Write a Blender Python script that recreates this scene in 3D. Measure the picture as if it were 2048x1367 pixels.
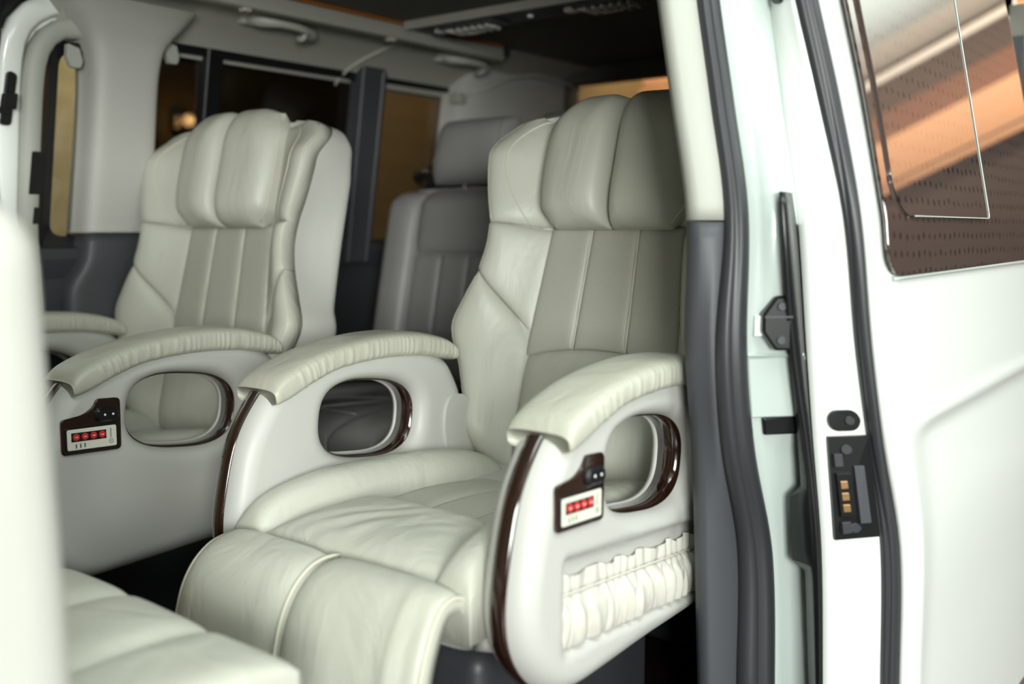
import bpy, math, random
from mathutils import Vector
random.seed(7)
R = math.radians
scene = bpy.context.scene
for o in list(bpy.data.objects): bpy.data.objects.remove(o)
COL = scene.collection

# ------------------------------------------------------------------ camera
CAM = (0.0, 0.0, 0.90)
cd = bpy.data.cameras.new('camera'); cam = bpy.data.objects.new('camera', cd); COL.objects.link(cam)
cam.location = CAM
A = R(38.2); PIT = math.atan(223.0 / 2020.0)
fwd = Vector((math.cos(A) * math.cos(PIT), math.sin(A) * math.cos(PIT), -math.sin(PIT)))
cam.rotation_euler = fwd.to_track_quat('-Z', 'Y').to_euler()
cd.sensor_width = 36.0; cd.lens = 2020.0 / 2048.0 * 36.0
cd.clip_start = 0.02; cd.clip_end = 100
cd.dof.use_dof = True; cd.dof.focus_distance = 1.80; cd.dof.aperture_fstop = 1.7
scene.camera = cam

# ------------------------------------------------------------------ world and light
w = bpy.data.worlds.new('world'); scene.world = w; w.use_nodes = True
w.node_tree.nodes['Background'].inputs[0].default_value = (0.75, 0.8, 0.78, 1)
w.node_tree.nodes['Background'].inputs[1].default_value = 0.03

def area(name, loc, target, sx, sy, power, color):
    l = bpy.data.lights.new(name, 'AREA'); l.shape = 'RECTANGLE'; l.size = sx; l.size_y = sy
    l.energy = power; l.color = color
    o = bpy.data.objects.new(name, l); COL.objects.link(o); o.location = loc
    o.rotation_euler = (Vector(target) - Vector(loc)).to_track_quat('-Z', 'Y').to_euler()
    return o
area('showroom_softbox', (-2.5, -2.8, 1.35), (1.3, 1.2, 0.85), 1.7, 1.5, 310, (0.96, 1.0, 0.95))
area('showroom_softbox_side', (0.3, -3.6, 1.5), (0.9, 1.4, 0.6), 1.8, 1.4, 48, (0.95, 1.0, 0.96))
area('ceiling_light_bank', (0.5, -0.55, 3.1), (0.8, 0.55, 0.3), 2.4, 1.0, 62, (0.88, 1.0, 0.96))
area('door_fill_light', (2.7, -2.0, 3.1), (1.9, 0.4, 0.6), 2.0, 1.0, 55, (0.93, 1.0, 0.97))  # added fill that brightens the white sliding door, not a known fitting
area('rear_wall_wash', (8.1, 0.5, 3.0), (9.0, 0.5, 2.35), 12, 0.15, 250, (1.0, 0.66, 0.42))
area('side_wall_wash', (2.2, 3.9, 3.0), (2.6, 5.2, 1.3), 1.6, 0.3, 62, (1.0, 0.92, 0.70))
area('side_wall_wash_rear', (5.6, 4.0, 3.0), (5.8, 5.4, 1.6), 1.4, 0.3, 26, (1.0, 0.66, 0.36))
area('ceiling_fill_light', (6.6, -1.6, 2.35), (6.6, -1.6, 3.3), 2.6, 3.0, 230, (0.90, 1.0, 0.95))  # added neutral fill, keeps the ceiling mirrored in the door glass grey

vs = scene.view_settings
vs.view_transform = 'Standard'; vs.look = 'None'; vs.exposure = 0.0; vs.gamma = 1.0
vs.use_curve_mapping = False

# ------------------------------------------------------------------ materials
def mat(name, col, rough=0.5, spec=0.5, metal=0.0, coat=0.0, sheen=0.0):
    m = bpy.data.materials.new(name); m.use_nodes = True
    b = m.node_tree.nodes['Principled BSDF']
    b.inputs['Base Color'].default_value = (*col, 1); b.inputs['Roughness'].default_value = rough
    b.inputs['Metallic'].default_value = metal; b.inputs['Specular IOR Level'].default_value = spec
    b.inputs['Coat Weight'].default_value = coat
    if sheen: b.inputs['Sheen Weight'].default_value = sheen
    return m
def nodes(m): return m.node_tree.nodes, m.node_tree.links, m.node_tree.nodes['Principled BSDF']
def tint(m, col, amt, scale, detail=3, rough_var=0.0, stretch=(1, 1, 1)):
    n, l, b = nodes(m)
    tc = n.new('ShaderNodeTexCoord'); mp = n.new('ShaderNodeMapping'); mp.inputs['Scale'].default_value = stretch
    nz = n.new('ShaderNodeTexNoise'); nz.inputs['Scale'].default_value = scale; nz.inputs['Detail'].default_value = detail
    l.new(tc.outputs['Object'], mp.inputs[0]); l.new(mp.outputs[0], nz.inputs[0])
    mx = n.new('ShaderNodeMix'); mx.data_type = 'RGBA'
    base = b.inputs['Base Color'].default_value[:]
    mx.inputs[6].default_value = base
    mx.inputs[7].default_value = tuple(base[i] * (1 - amt) + col[i] * amt for i in range(3)) + (1,)
    l.new(nz.outputs[0], mx.inputs[0]); l.new(mx.outputs[2], b.inputs['Base Color'])
    return tc, mx
def bump(m, tex_out, strength, dist):
    n, l, b = nodes(m)
    bp = n.new('ShaderNodeBump'); bp.inputs['Strength'].default_value = strength; bp.inputs['Distance'].default_value = dist
    l.new(tex_out, bp.inputs['Height'])
    if b.inputs['Normal'].is_linked: l.new(b.inputs['Normal'].links[0].from_socket, bp.inputs['Normal'])
    l.new(bp.outputs[0], b.inputs['Normal'])
def noise_tex(m, scale, detail=4, stretch=(1, 1, 1), rot=(0, 0, 0), dist=0.0):
    n, l, b = nodes(m)
    tc = n.new('ShaderNodeTexCoord'); mp = n.new('ShaderNodeMapping')
    mp.inputs['Scale'].default_value = stretch; mp.inputs['Rotation'].default_value = rot
    nz = n.new('ShaderNodeTexNoise'); nz.inputs['Scale'].default_value = scale
    nz.inputs['Detail'].default_value = detail; nz.inputs['Distortion'].default_value = dist
    l.new(tc.outputs['Object'], mp.inputs[0]); l.new(mp.outputs[0], nz.inputs[0])
    return nz.outputs[0]
def voro(m, scale):
    n, l, b = nodes(m)
    tc = n.new('ShaderNodeTexCoord'); v = n.new('ShaderNodeTexVoronoi'); v.inputs['Scale'].default_value = scale
    l.new(tc.outputs['Object'], v.inputs[0]); return v.outputs[0]

M = {}
def leather(key, col, dirt, wr=0.25, rough=0.42, wrinkle=(9, 9, 3)):
    m = mat(key, col, rough, 0.45); M[key] = m
    tint(m, dirt, 0.8, 5, 4)
    bump(m, noise_tex(m, 1.0, 5, wrinkle, (0.3, 0.2, 0.5), 0.8), wr, 0.02)
    bump(m, voro(m, 520), 0.12, 0.0012)
    return m
CREAM = (0.52, 0.525, 0.465)
leather('cream_leather', CREAM, (0.46, 0.45, 0.375), 0.36)
leather('cream_leather_creased', CREAM, (0.45, 0.425, 0.32), 0.2, 0.36, (14, 14, 5))
leather('cream_leather_side', (0.54, 0.535, 0.50), (0.48, 0.47, 0.43), 0.10, 0.5)
leather('grey_leather', (0.29, 0.28, 0.275), (0.25, 0.24, 0.235), 0.15, 0.42)
# perforated leather: tiny punched holes on a staggered grid (object space of the panel: x across, z along)
m = leather('cream_perforated', (0.47, 0.47, 0.41), (0.42, 0.41, 0.345), 0.12, 0.45)
def perforate(m):
    n, l, b = nodes(m)
    tc = n.new('ShaderNodeTexCoord'); sp = n.new('ShaderNodeSeparateXYZ'); l.new(tc.outputs['UV'], sp.inputs[0])
    def mth(op, a, bb=None):
        k = n.new('ShaderNodeMath'); k.operation = op
        for i, v in enumerate((a, bb)):
            if v is None: continue
            if isinstance(v, (int, float)): k.inputs[i].default_value = v
            else: l.new(v, k.inputs[i])
        return k.outputs[0]
    S = 2 * math.pi / 0.0062
    a = mth('SINE', mth('MULTIPLY', mth('ADD', sp.outputs[0], sp.outputs[1]), S))
    c = mth('SINE', mth('MULTIPLY', mth('SUBTRACT', sp.outputs[0], sp.outputs[1]), S))
    hole = mth('GREATER_THAN', mth('MULTIPLY', a, c), 0.62)
    src = b.inputs['Base Color'].links[0].from_socket
    mx = n.new('ShaderNodeMix'); mx.data_type = 'RGBA'; mx.inputs[7].default_value = (0.09, 0.085, 0.07, 1)
    l.new(hole, mx.inputs[0]); l.new(src, mx.inputs[6]); l.new(mx.outputs[2], b.inputs['Base Color'])
perforate(m)
M['seam'] = mat('cream_seam', (0.58, 0.56, 0.46), 0.6)
M['stitch_shadow'] = mat('groove', (0.20, 0.19, 0.15), 0.8)
M['grey_seam'] = mat('grey_seam', (0.22, 0.21, 0.21), 0.6)
m = M['cream_plastic'] = mat('cream_plastic', (0.53, 0.525, 0.50), 0.42); bump(m, voro(m, 700), 0.08, 0.001); tint(m, (0.51, 0.495, 0.455), 0.5, 3)
m = M['fabric'] = mat('pocket_fabric', (0.58, 0.56, 0.50), 0.75); bump(m, noise_tex(m, 1, 4, (60, 60, 12), (0, .2, 0), .6), 0.5, 0.008)
m = M['wood'] = mat('dark_gloss_wood', (0.012, 0.0045, 0.003), 0.12, 0.6, coat=0.6)
tint(m, (0.026, 0.008, 0.004), 0.9, 6, 4, stretch=(1, 1, 6))
m = M['pillar_grey'] = mat('pillar_trim_grey', (0.46, 0.45, 0.42), 0.65); bump(m, voro(m, 600), 0.1, 0.001)
m = M['pillar_cream'] = mat('pillar_trim_cream', (0.40, 0.40, 0.36), 0.6)
m = M['dark_plastic'] = mat('dark_plastic', (0.035, 0.036, 0.042), 0.45); bump(m, voro(m, 500), 0.15, 0.001)
m = M['slate_plastic'] = mat('slate_plastic', (0.055, 0.057, 0.065), 0.5)
m = M['rubber'] = mat('rubber', (0.030, 0.031, 0.035), 0.42)
M['black'] = mat('black_plastic', (0.008, 0.008, 0.009), 0.3)
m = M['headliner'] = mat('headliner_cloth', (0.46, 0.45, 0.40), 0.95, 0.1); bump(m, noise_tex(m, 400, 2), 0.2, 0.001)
m = M['ceiling'] = mat('ceiling_cloth_shaded', (0.16, 0.155, 0.135), 0.95, 0.1); bump(m, noise_tex(m, 300, 2), 0.2, 0.001)  # same grey as the headliner; the roof's shade is put into this colour
m = M['handle'] = mat('handle_plastic', (0.50, 0.49, 0.44), 0.4)
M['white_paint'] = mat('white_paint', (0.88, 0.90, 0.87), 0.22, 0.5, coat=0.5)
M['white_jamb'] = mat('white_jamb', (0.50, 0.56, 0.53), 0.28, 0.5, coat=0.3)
M['carpet'] = mat('floor_carpet', (0.010, 0.009, 0.010), 0.95, 0.1)
tint(M['carpet'], (0.03, 0.006, 0.006), 0.7, 6)
M['label'] = mat('label_plate', (0.74, 0.73, 0.62), 0.4)
M['red'] = mat('red_button', (0.62, 0.03, 0.035), 0.3)
M['print'] = mat('print_dark', (0.10, 0.10, 0.09), 0.6)
M['whitedot'] = mat('white_dot', (0.9, 0.9, 0.88), 0.3)
M['metal'] = mat('rail_metal', (0.40, 0.39, 0.35), 0.42)
M['brass'] = mat('brass_contact', (0.75, 0.45, 0.22), 0.3, 0.5, 0.9)
M['steel'] = mat('steel', (0.5, 0.5, 0.5), 0.25, 0.5, 1.0)
M['orange_trim'] = mat('orange_trim', (0.42, 0.13, 0.015), 0.5)
def wood_wall(key, c1, c2, plank, axis):
    m = mat(key, c1, 0.6); M[key] = m
    st = {'x': (0.35, 6, 9), 'y': (6, 0.35, 9)}[axis]
    tint(m, c2, 1.0, 1.6, 6, stretch=st)
    return m
wood_wall('oak_wall', (0.33, 0.275, 0.15), (0.17, 0.13, 0.065), 0.2, 'x')
wood_wall('orange_wall', (0.62, 0.38, 0.23), (0.55, 0.32, 0.18), 0.2, 'y')
wood_wall('brown_wall', (0.16, 0.07, 0.035), (0.11, 0.045, 0.024), 0.2, 'y')
M['umber_wall'] = mat('umber_wall', (0.028, 0.019, 0.015), 0.7); tint(M['umber_wall'], (0.022, 0.014, 0.011), 1.0, 0.7)
M['dark_band'] = mat('dark_band', (0.045, 0.035, 0.028), 0.7)
m = M['grey_ceiling'] = mat('room_ceiling', (0.60, 0.60, 0.56), 0.8); tint(m, (0.42, 0.42, 0.38), 1.0, 1.2, 5, stretch=(3, .4, 1))
M['room_floor'] = mat('room_floor', (0.13, 0.125, 0.12), 0.35)
M['room_white'] = mat('room_white', (0.7, 0.7, 0.66), 0.8)
M['room_grey'] = mat('room_grey', (0.30, 0.29, 0.27), 0.8)

def glass(key, tintc, ior=1.5, extra=None):
    m = bpy.data.materials.new(key); m.use_nodes = True; n = m.node_tree.nodes; l = m.node_tree.links
    n.clear()
    out = n.new('ShaderNodeOutputMaterial'); tr = n.new('ShaderNodeBsdfTransparent'); tr.inputs[0].default_value = (*tintc, 1)
    gl = n.new('ShaderNodeBsdfGlossy'); gl.inputs['Roughness'].default_value = 0.01
    fr = n.new('ShaderNodeFresnel'); fr.inputs[0].default_value = ior
    mx = n.new('ShaderNodeMixShader'); l.new(fr.outputs[0], mx.inputs[0]); l.new(tr.outputs[0], mx.inputs[1]); l.new(gl.outputs[0], mx.inputs[2])
    l.new(mx.outputs[0], out.inputs[0]); M[key] = m; return m
glass('clear_glass', (0.80, 0.82, 0.80)); glass('tinted_glass', (0.10, 0.10, 0.095), 1.35); glass('light_tint_glass', (0.50, 0.48, 0.45), 1.35)
# door glass: dark privacy glass with a printed dot film, strongly mirroring at this grazing angle
m = M['privacy_glass'] = mat('privacy_glass', (0.022, 0.014, 0.011), 0.02, 0.5)
n, l, b = nodes(m); b.inputs['IOR'].default_value = 2.3
tc = n.new('ShaderNodeTexCoord'); mp = n.new('ShaderNodeMapping'); mp.inputs['Scale'].default_value = (1, 0.0, 1)
l.new(tc.outputs['Object'], mp.inputs[0])
vo = n.new('ShaderNodeTexVoronoi'); vo.inputs['Scale'].default_value = 36; vo.inputs['Randomness'].default_value = 0.15
l.new(mp.outputs[0], vo.inputs[0])
rp = n.new('ShaderNodeValToRGB'); rp.color_ramp.elements[0].position = 0.16; rp.color_ramp.elements[0].color = (0.034, 0.022, 0.019, 1)
rp.color_ramp.elements[1].position = 0.24; rp.color_ramp.elements[1].color = (0.075, 0.052, 0.046, 1)
l.new(vo.outputs[0], rp.inputs[0]); l.new(rp.outputs[0], b.inputs['Base Color'])

# ------------------------------------------------------------------ helpers
def link(name, me, m=None, parent=None, smooth=True):
    if m is not None: me.materials.append(M[m] if isinstance(m, str) else m)
    if smooth:
        for p in me.polygons: p.use_smooth = True
    o = bpy.data.objects.new(name, me); COL.objects.link(o)
    if parent is not None: o.parent = parent
    return o
def mesh(name, vs_, fs, m=None, parent=None, smooth=True, uv=None):
    me = bpy.data.meshes.new(name); me.from_pydata([tuple(v) for v in vs_], [], fs); me.update()
    if uv:
        ul = me.uv_layers.new(name='UVMap')
        for lp in me.loops: ul.data[lp.index].uv = uv[lp.vertex_index]
    return link(name, me, m, parent, smooth)
def grid(nu, nv, f, cu=False, cv=False):
    v = [f(i, j) for i in range(nu) for j in range(nv)]; fs = []
    for i in range(nu if cu else nu - 1):
        for j in range(nv if cv else nv - 1):
            a, b_ = i, (i + 1) % nu; c, d = j, (j + 1) % nv
            fs.append((a * nv + c, b_ * nv + c, b_ * nv + d, a * nv + d))
    return v, fs
def tag(o, label=None, cat=None, group=None, kind=None):
    if label: o['label'] = label
    if cat: o['category'] = cat
    if group: o['group'] = group
    if kind: o['kind'] = kind
    return o
def empty(name, loc, rz=0.0):
    o = bpy.data.objects.new(name, None); COL.objects.link(o); o.location = loc; o.rotation_euler.z = rz
    o.empty_display_size = 0.05; return o
def copy_tree(o, parent=None):
    c = o.copy(); COL.objects.link(c); c.parent = parent
    for ch in list(o.children):
        copy_tree(ch, c)
    return c
def interp(tab, t):
    """monotone-ish Catmull-Rom through (t, value) pairs; values may be tuples"""
    if t <= tab[0][0]: return tab[0][1]
    if t >= tab[-1][0]: return tab[-1][1]
    for k in range(len(tab) - 1):
        if t <= tab[k + 1][0]: break
    t0, p0 = tab[k]; t1, p1 = tab[k + 1]
    ta, pa = tab[max(k - 1, 0)]; tb, pb = tab[min(k + 2, len(tab) - 1)]
    h = t1 - t0; s = (t - t0) / h
    def one(a, p, q, b_):
        m0 = (q - a) / (t1 - ta) * h if t1 != ta else 0
        m1 = (b_ - p) / (tb - t0) * h if tb != t0 else 0
        return (2 * s**3 - 3 * s**2 + 1) * p + (s**3 - 2 * s**2 + s) * m0 + (-2 * s**3 + 3 * s**2) * q + (s**3 - s**2) * m1
    if isinstance(p0, (tuple, list)): return tuple(one(*z) for z in zip(pa, p0, p1, pb))
    return one(pa, p0, p1, pb)
def curve_pts(pts, n):
    """smooth open curve through points, n samples, by chord length"""
    tab = [(0.0, tuple(pts[0]))]
    for a, b_ in zip(pts, pts[1:]):
        tab.append((tab[-1][0] + max(1e-6, (Vector(b_) - Vector(a)).length), tuple(b_)))
    L = tab[-1][0]
    return [Vector(interp(tab, L * i / (n - 1))) for i in range(n)]
def tube(name, pts, r, m, parent=None, seg=8, rads=None, flat=None):
    """closed tube along points; flat=(a,b) scales the section along its two axes"""
    pts = [Vector(p) for p in pts]; n = len(pts); V = []; F = []
    up = Vector((0, 0, 1)); t0 = (pts[1] - pts[0]).normalized()
    nrm = t0.cross(up)
    if nrm.length < 1e-3: nrm = t0.cross(Vector((0, 1, 0)))
    nrm.normalize()
    for i, p in enumerate(pts):
        t = (pts[min(i + 1, n - 1)] - pts[max(i - 1, 0)]).normalized()
        nrm = (nrm - t * nrm.dot(t)).normalized(); bn = t.cross(nrm)
        rr = rads[i] if rads else r
        fa, fb = flat or (1, 1)
        for k in range(seg):
            a = 2 * math.pi * k / seg
            V.append(p + nrm * math.cos(a) * rr * fa + bn * math.sin(a) * rr * fb)
    for i in range(n - 1):
        for k in range(seg):
            F.append((i * seg + k, i * seg + (k + 1) % seg, (i + 1) * seg + (k + 1) % seg, (i + 1) * seg + k))
    F.append(tuple(range(seg - 1, -1, -1))); F.append(tuple((n - 1) * seg + k for k in range(seg)))
    return mesh(name, V, F, m, parent)
def rbox(name, x0, x1, y0, y1, z0, z1, r, m, parent=None, seg=3):
    """rounded box"""
    V = []; F = []
    hx, hy, hz = (x1 - x0) / 2, (y1 - y0) / 2, (z1 - z0) / 2; cx, cy, cz = (x0 + x1) / 2, (y0 + y1) / 2, (z0 + z1) / 2
    r = min(r, hx * .999, hy * .999, hz * .999)
    def ax(h):
        k = [math.sin(math.pi / 2 * i / seg) for i in range(seg + 1)]
        return [-1 + 0 * q for q in ()] or None
    N = 2 * seg + 2
    def co(i, h):
        if i <= seg: return -(h - r), -math.cos(math.pi / 2 * (1 - (seg - i) / seg) ) if False else -math.sin(math.pi / 4 * 2 * (seg - i) / seg)
        return (h - r), math.sin(math.pi / 2 * (i - seg - 1) / seg)
    idx = {}
    def vert(i, j, k):
        key = (i, j, k)
        if key in idx: return idx[key]
        a, da = co(i, hx); b_, db = co(j, hy); c, dc = co(k, hz)
        d = Vector((da, db, dc)); L = max(abs(da), abs(db), abs(dc))
        if d.length > 0: d.normalize()
        V.append((cx + a + d.x * r, cy + b_ + d.y * r, cz + c + d.z * r)); idx[key] = len(V) - 1
        return idx[key]
    for s in (0, N - 1):
        for i in range(N - 1):
            for j in range(N - 1):
                q = [(i, j), (i + 1, j), (i + 1, j + 1), (i, j + 1)]
                if s: q = q[::-1]
                F.append(tuple(vert(a, b_, s) for a, b_ in q[::-1][::-1]))
                F.append(tuple(vert(a, s, b_) for a, b_ in q[::-1]))
                F.append(tuple(vert(s, a, b_) for a, b_ in q))
    o = mesh(name, V, F, m, parent)
    return o
def round_poly(poly, r, seg=5):
    out = []; n = len(poly)
    rs = r if isinstance(r, (list, tuple)) else [r] * n
    for i in range(n):
        p = Vector(poly[i]); a = Vector(poly[i - 1]); b_ = Vector(poly[(i + 1) % n])
        da, db = (a - p), (b_ - p); la, lb = da.length, db.length
        if rs[i] <= 0: out.append(p); continue
        rr = min(rs[i], la * .48, lb * .48); da.normalize(); db.normalize()
        q0, q1 = p + da * rr, p + db * rr
        for k in range(seg + 1):
            t = k / seg; out.append(q0 * (1 - t) ** 2 + p * 2 * t * (1 - t) + q1 * t ** 2)
    return out
def plate(name, poly, P, th, m, parent=None, r=0.0, bev=0.001, smooth=False):
    """flat shape with rounded corners and bevelled rim; P(a,b,h) places outline a,b at height h"""
    o = round_poly(poly, r) if r else [Vector(p) for p in poly]
    c = sum(o, Vector((0, 0))) / len(o); n = len(o)
    def inset(d):
        res = []
        for i in range(n):
            t = (o[(i + 1) % n] - o[i - 1]); t = t.normalized() if t.length else Vector((1, 0))
            nn = Vector((-t.y, t.x))
            res.append(o[i] + nn * d * sgn)
        return res
    area2 = sum(o[i - 1].x * o[i].y - o[i].x * o[i - 1].y for i in range(n)); sgn = 1 if area2 > 0 else -1
    L = [(o, 0), (o, th - bev), (inset(bev), th)] if bev else [(o, 0), (o, th)]
    V = []; F = []
    for lp, h in L: V += [P(p.x, p.y, h) for p in lp]
    for k in range(len(L) - 1):
        for i in range(n): F.append((k * n + i, k * n + (i + 1) % n, (k + 1) * n + (i + 1) % n, (k + 1) * n + i))
    F.append(tuple((len(L) - 1) * n + i for i in range(n))); F.append(tuple(range(n - 1, -1, -1)))
    return mesh(name, V, F, m, parent, smooth)
def clus(n, k=0.75):
    """-1..1 samples packed towards the ends"""
    return [(1 - k) * (-1 + 2 * i / (n - 1)) + k * math.sin(math.pi / 2 * (-1 + 2 * i / (n - 1))) for i in range(n)]
def prof(s, n): return max(0.0, 1 - abs(s) ** n) ** 0.5
def pad(name, MAP, P, base, puff, m, parent=None, ns=25, nt=25, en=(5, 5), back=0.02, uv=False, bulge_back=False):
    """upholstered pad. MAP(s,t) -> (u,v); P(u,v,w) -> point; its rim lies at base(u,v)"""
    S, T = clus(ns), clus(nt)
    def W(s, t):
        u, v = MAP(s, t); return u, v, base(u, v) + puff(s, t) * prof(s, en[0]) * prof(t, en[1])
    def fpt(s, t): return Vector(P(*W(s, t)))
    V, F = grid(ns, nt, lambda i, j: P(*W(S[i], T[j])))
    UV = [MAP(S[i], T[j]) for i in range(ns) for j in range(nt)]
    nb = len(V)
    if bulge_back:
        for i in range(ns):
            for j in range(nt):
                u, v = MAP(S[i], T[j]); V.append(P(u, v, base(u, v) - back * prof(S[i], en[0]) * prof(T[j], en[1])))
    else:
        for i in range(ns):
            for j in range(nt):
                u, v = MAP(S[i], T[j]); V.append(P(u, v, base(u, v) - back))
    UV += UV
    F += [tuple(nb + q for q in reversed(f)) for f in F]
    rim = [(i, 0) for i in range(ns)] + [(ns - 1, j) for j in range(1, nt)] + [(i, nt - 1) for i in range(ns - 2, -1, -1)] + [(0, j) for j in range(nt - 2, 0, -1)]
    for k in range(len(rim)):
        a = rim[k][0] * nt + rim[k][1]; q = rim[(k + 1) % len(rim)]; b_ = q[0] * nt + q[1]
        if not bulge_back: F.append((b_, a, nb + a, nb + b_))
    o = mesh(name, V, F, m, parent, True, UV if uv else None)
    me = o.data
    import bmesh
    bm = bmesh.new(); bm.from_mesh(me)
    if bulge_back: bmesh.ops.remove_doubles(bm, verts=bm.verts, dist=1e-6)
    bmesh.ops.recalc_face_normals(bm, faces=bm.faces); bm.to_mesh(me); bm.free()
    return o, fpt
def lerp(a, b_, t): return a + (b_ - a) * t
def smooth01(t): t = max(0, min(1, t)); return t * t * (3 - 2 * t)

# ================================================================== THE SETTING
# ---- showroom around the van
def wallbox(name, x0, x1, y0, y1, z0, z1, m, parent=None):
    V = [(x, y, z) for x in (x0, x1) for y in (y0, y1) for z in (z0, z1)]
    F = [(0, 1, 3, 2), (4, 6, 7, 5), (0, 4, 5, 1), (2, 3, 7, 6), (0, 2, 6, 4), (1, 5, 7, 3)]
    return mesh(name, V, F, m, parent, False)
ZG = -0.52
tag(wallbox('floor_showroom', -6, 9.2, -7, 5.4, ZG - .1, ZG, 'room_floor'), kind='structure')
tag(wallbox('ceiling_showroom', -6, 9.2, -7, 5.4, 3.30, 3.40, 'grey_ceiling'), kind='structure')
rw = tag(wallbox('wall_rear_showroom', 9.1, 9.2, -7, 5.4, ZG, 3.30, 'umber_wall'), kind='structure')
wallbox('brown_frieze', 9.03, 9.1, -7, 5.4, 2.70, 2.93, 'brown_wall', rw)
wallbox('lit_panel', 9.0, 9.1, -7, 5.4, 2.34, 2.70, 'orange_wall', rw)
wallbox('ledge_strip', 8.97, 9.1, -7, 5.4, 2.315, 2.34, 'dark_band', rw); wallbox('ledge_strip', 8.95, 9.1, -7, 5.4, 2.26, 2.315, 'orange_wall', rw)
wallbox('dark_frieze', 9.02, 9.1, -7, 5.4, 2.93, 3.17, 'dark_band', rw)
wallbox('cornice', 8.97, 9.1, -7, 5.4, 3.17, 3.23, 'room_white', rw)
tag(wallbox('wall_left_showroom', -6, 9.2, 5.4, 5.5, ZG, 3.30, 'oak_wall'), kind='structure')
tag(wallbox('wall_right_showroom', -6, 9.2, -7.1, -7, ZG, 3.30, 'room_grey'), kind='structure')
tag(wallbox('wall_front_showroom', -6.1, -6, -7, 5.4, ZG, 3.30, 'room_grey'), kind='structure')

# ---- van shell
def yw(z): return 2.45 - 0.21 * max(0.0, z - 0.9)
FX0, FX1 = -0.6, 3.15
fl = tag(wallbox('floor', FX0, FX1, 0.62, 2.5, -0.08, 0.0, 'carpet'), kind='structure')

# far side wall below the windows, in dark plastic, with a moulded ledge
def wl(i, j):
    x = lerp(1.10, FX1, i / 20); prof_ = [(2.47, 0.0), (2.47, .45), (2.445, .60), (2.44, .78), (2.42, .83), (2.42, .855), (2.47, .87), (2.56, .87), (2.56, 0.0)]
    return (x, *prof_[j])
V, F = grid(21, 9, wl); tag(mesh('wall_left', V, F, 'dark_plastic', smooth=False), kind='structure')

def side_quad(name, corners, th, m, parent=None):
    """slab lying in the leaning side wall: corners (x,z) list, thickness into the cabin"""
    def P(a, b_, h): return (a, yw(b_) + 0.02 - h, b_)
    return plate(name, corners, P, th, m, parent, bev=0.004, smooth=False)

# windows in the far side
def side_window(name, x0, x1, z0, z1, gm, rim=0.03, r=0.05, fm='black'):
    root = side_quad(name, [(x0, z0), (x1, z0), (x1, z1), (x0, z1)], 0.006, gm)
    tag(root, kind='structure')
    o = round_poly([(x0 + rim, z0 + rim), (x1 - rim, z0 + rim), (x1 - rim, z1 - rim), (x0 + rim, z1 - rim)], r, 8)
    # frame = outer rectangle minus rounded inner outline
    n_ = len(o); c = Vector(((x0 + x1) / 2, (z0 + z1) / 2)); V = []; F = []
    hx, hz = (x1 - x0) / 2, (z1 - z0) / 2
    for p in o:
        d = p - c; k = min(hx / abs(d.x) if d.x else 9e9, hz / abs(d.y) if d.y else 9e9); q = c + d * k
        for a, h in ((q, .0), (q, .03), (p, .03), (p, .0)): V.append((a.x, yw(a.y) + .02 - h, a.y))
    for i in range(n_):
        j = (i + 1) % n_
        for k in range(4): F.append((i * 4 + k, j * 4 + k, j * 4 + (k + 1) % 4, i * 4 + (k + 1) % 4))
    mesh('window_frame', V, F, fm, root, False)
    return root
side_window('window_1', 1.235, 1.42, 0.86, 1.345, 'clear_glass', 0.026, 0.035)
wn2 = side_window('window_2', 1.44, 2.25, 0.83, 1.385, 'tinted_glass', 0.025, 0.05)
side_quad('window_bar', [(1.665, .84), (1.715, .84), (1.715, 1.38), (1.665, 1.38)], 0.035, 'black', wn2)
side_window('window_3', 2.25, 2.74, 0.83, 1.385, 'light_tint_glass', 0.02, 0.04)

# grey trimmed pillar between first and second side windows: loft of rounded sections, flaring at the top
def pillar_far():
    T = [(0.86, (1.325, 1.508, .075)), (0.90, (1.325, 1.508, .075)), (1.10, (1.328, 1.505, .075)), (1.26, (1.326, 1.500, .075)), (1.32, (1.318, 1.503, .078)),
         (1.355, (1.303, 1.512, .085)), (1.385, (1.275, 1.532, .105)), (1.41, (1.245, 1.548, .125)), (1.43, (1.225, 1.555, .15))]
    n_ = 26
    def f(i, j):
        z = lerp(0.895, 1.43, i / 29); x0, x1, d = interp(T, z)
        a = math.pi * j / (n_ - 1); cx, hw_ = (x0 + x1) / 2, (x1 - x0) / 2
        ex = 0.28
        c_, s_ = math.cos(a), math.sin(a)
        return (cx - hw_ * math.copysign(abs(c_) ** ex, c_), yw(z) + .03 - (d + .03) * s_ ** 0.30, z)
    V, F = grid(30, n_, f)
    b0 = len(V); F.append(tuple(range(n_ - 1, -1, -1)))
    return mesh('trim_1', V, F, 'pillar_grey')
tag(pillar_far(), kind='structure')
def pillar_far_low():
    T = [(0.0, (1.27, 1.52, .055)), (0.55, (1.275, 1.52, .055)), (0.68, (1.277, 1.515, .055)), (0.76, (1.282, 1.51, .06)), (0.82, (1.315, 1.508, .07)), (0.893, (1.325, 1.508, .075))]
    n_ = 22
    def f(i, j):
        z = lerp(0.0, 0.893, i / 39); x0, x1, d = interp(T, z)
        a = math.pi * j / (n_ - 1); c_, s_ = math.cos(a), math.sin(a); cx, hw_ = (x0 + x1) / 2, (x1 - x0) / 2
        return (cx - hw_ * math.copysign(abs(c_) ** .28, c_), yw(z) + .03 - (d + .03) * s_ ** .3, z)
    V, F = grid(40, n_, f); F.append(tuple(39 * n_ + k for k in range(n_)))
    return mesh('trim_2', V, F, 'slate_plastic')
tag(pillar_far_low(), kind='structure')
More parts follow.
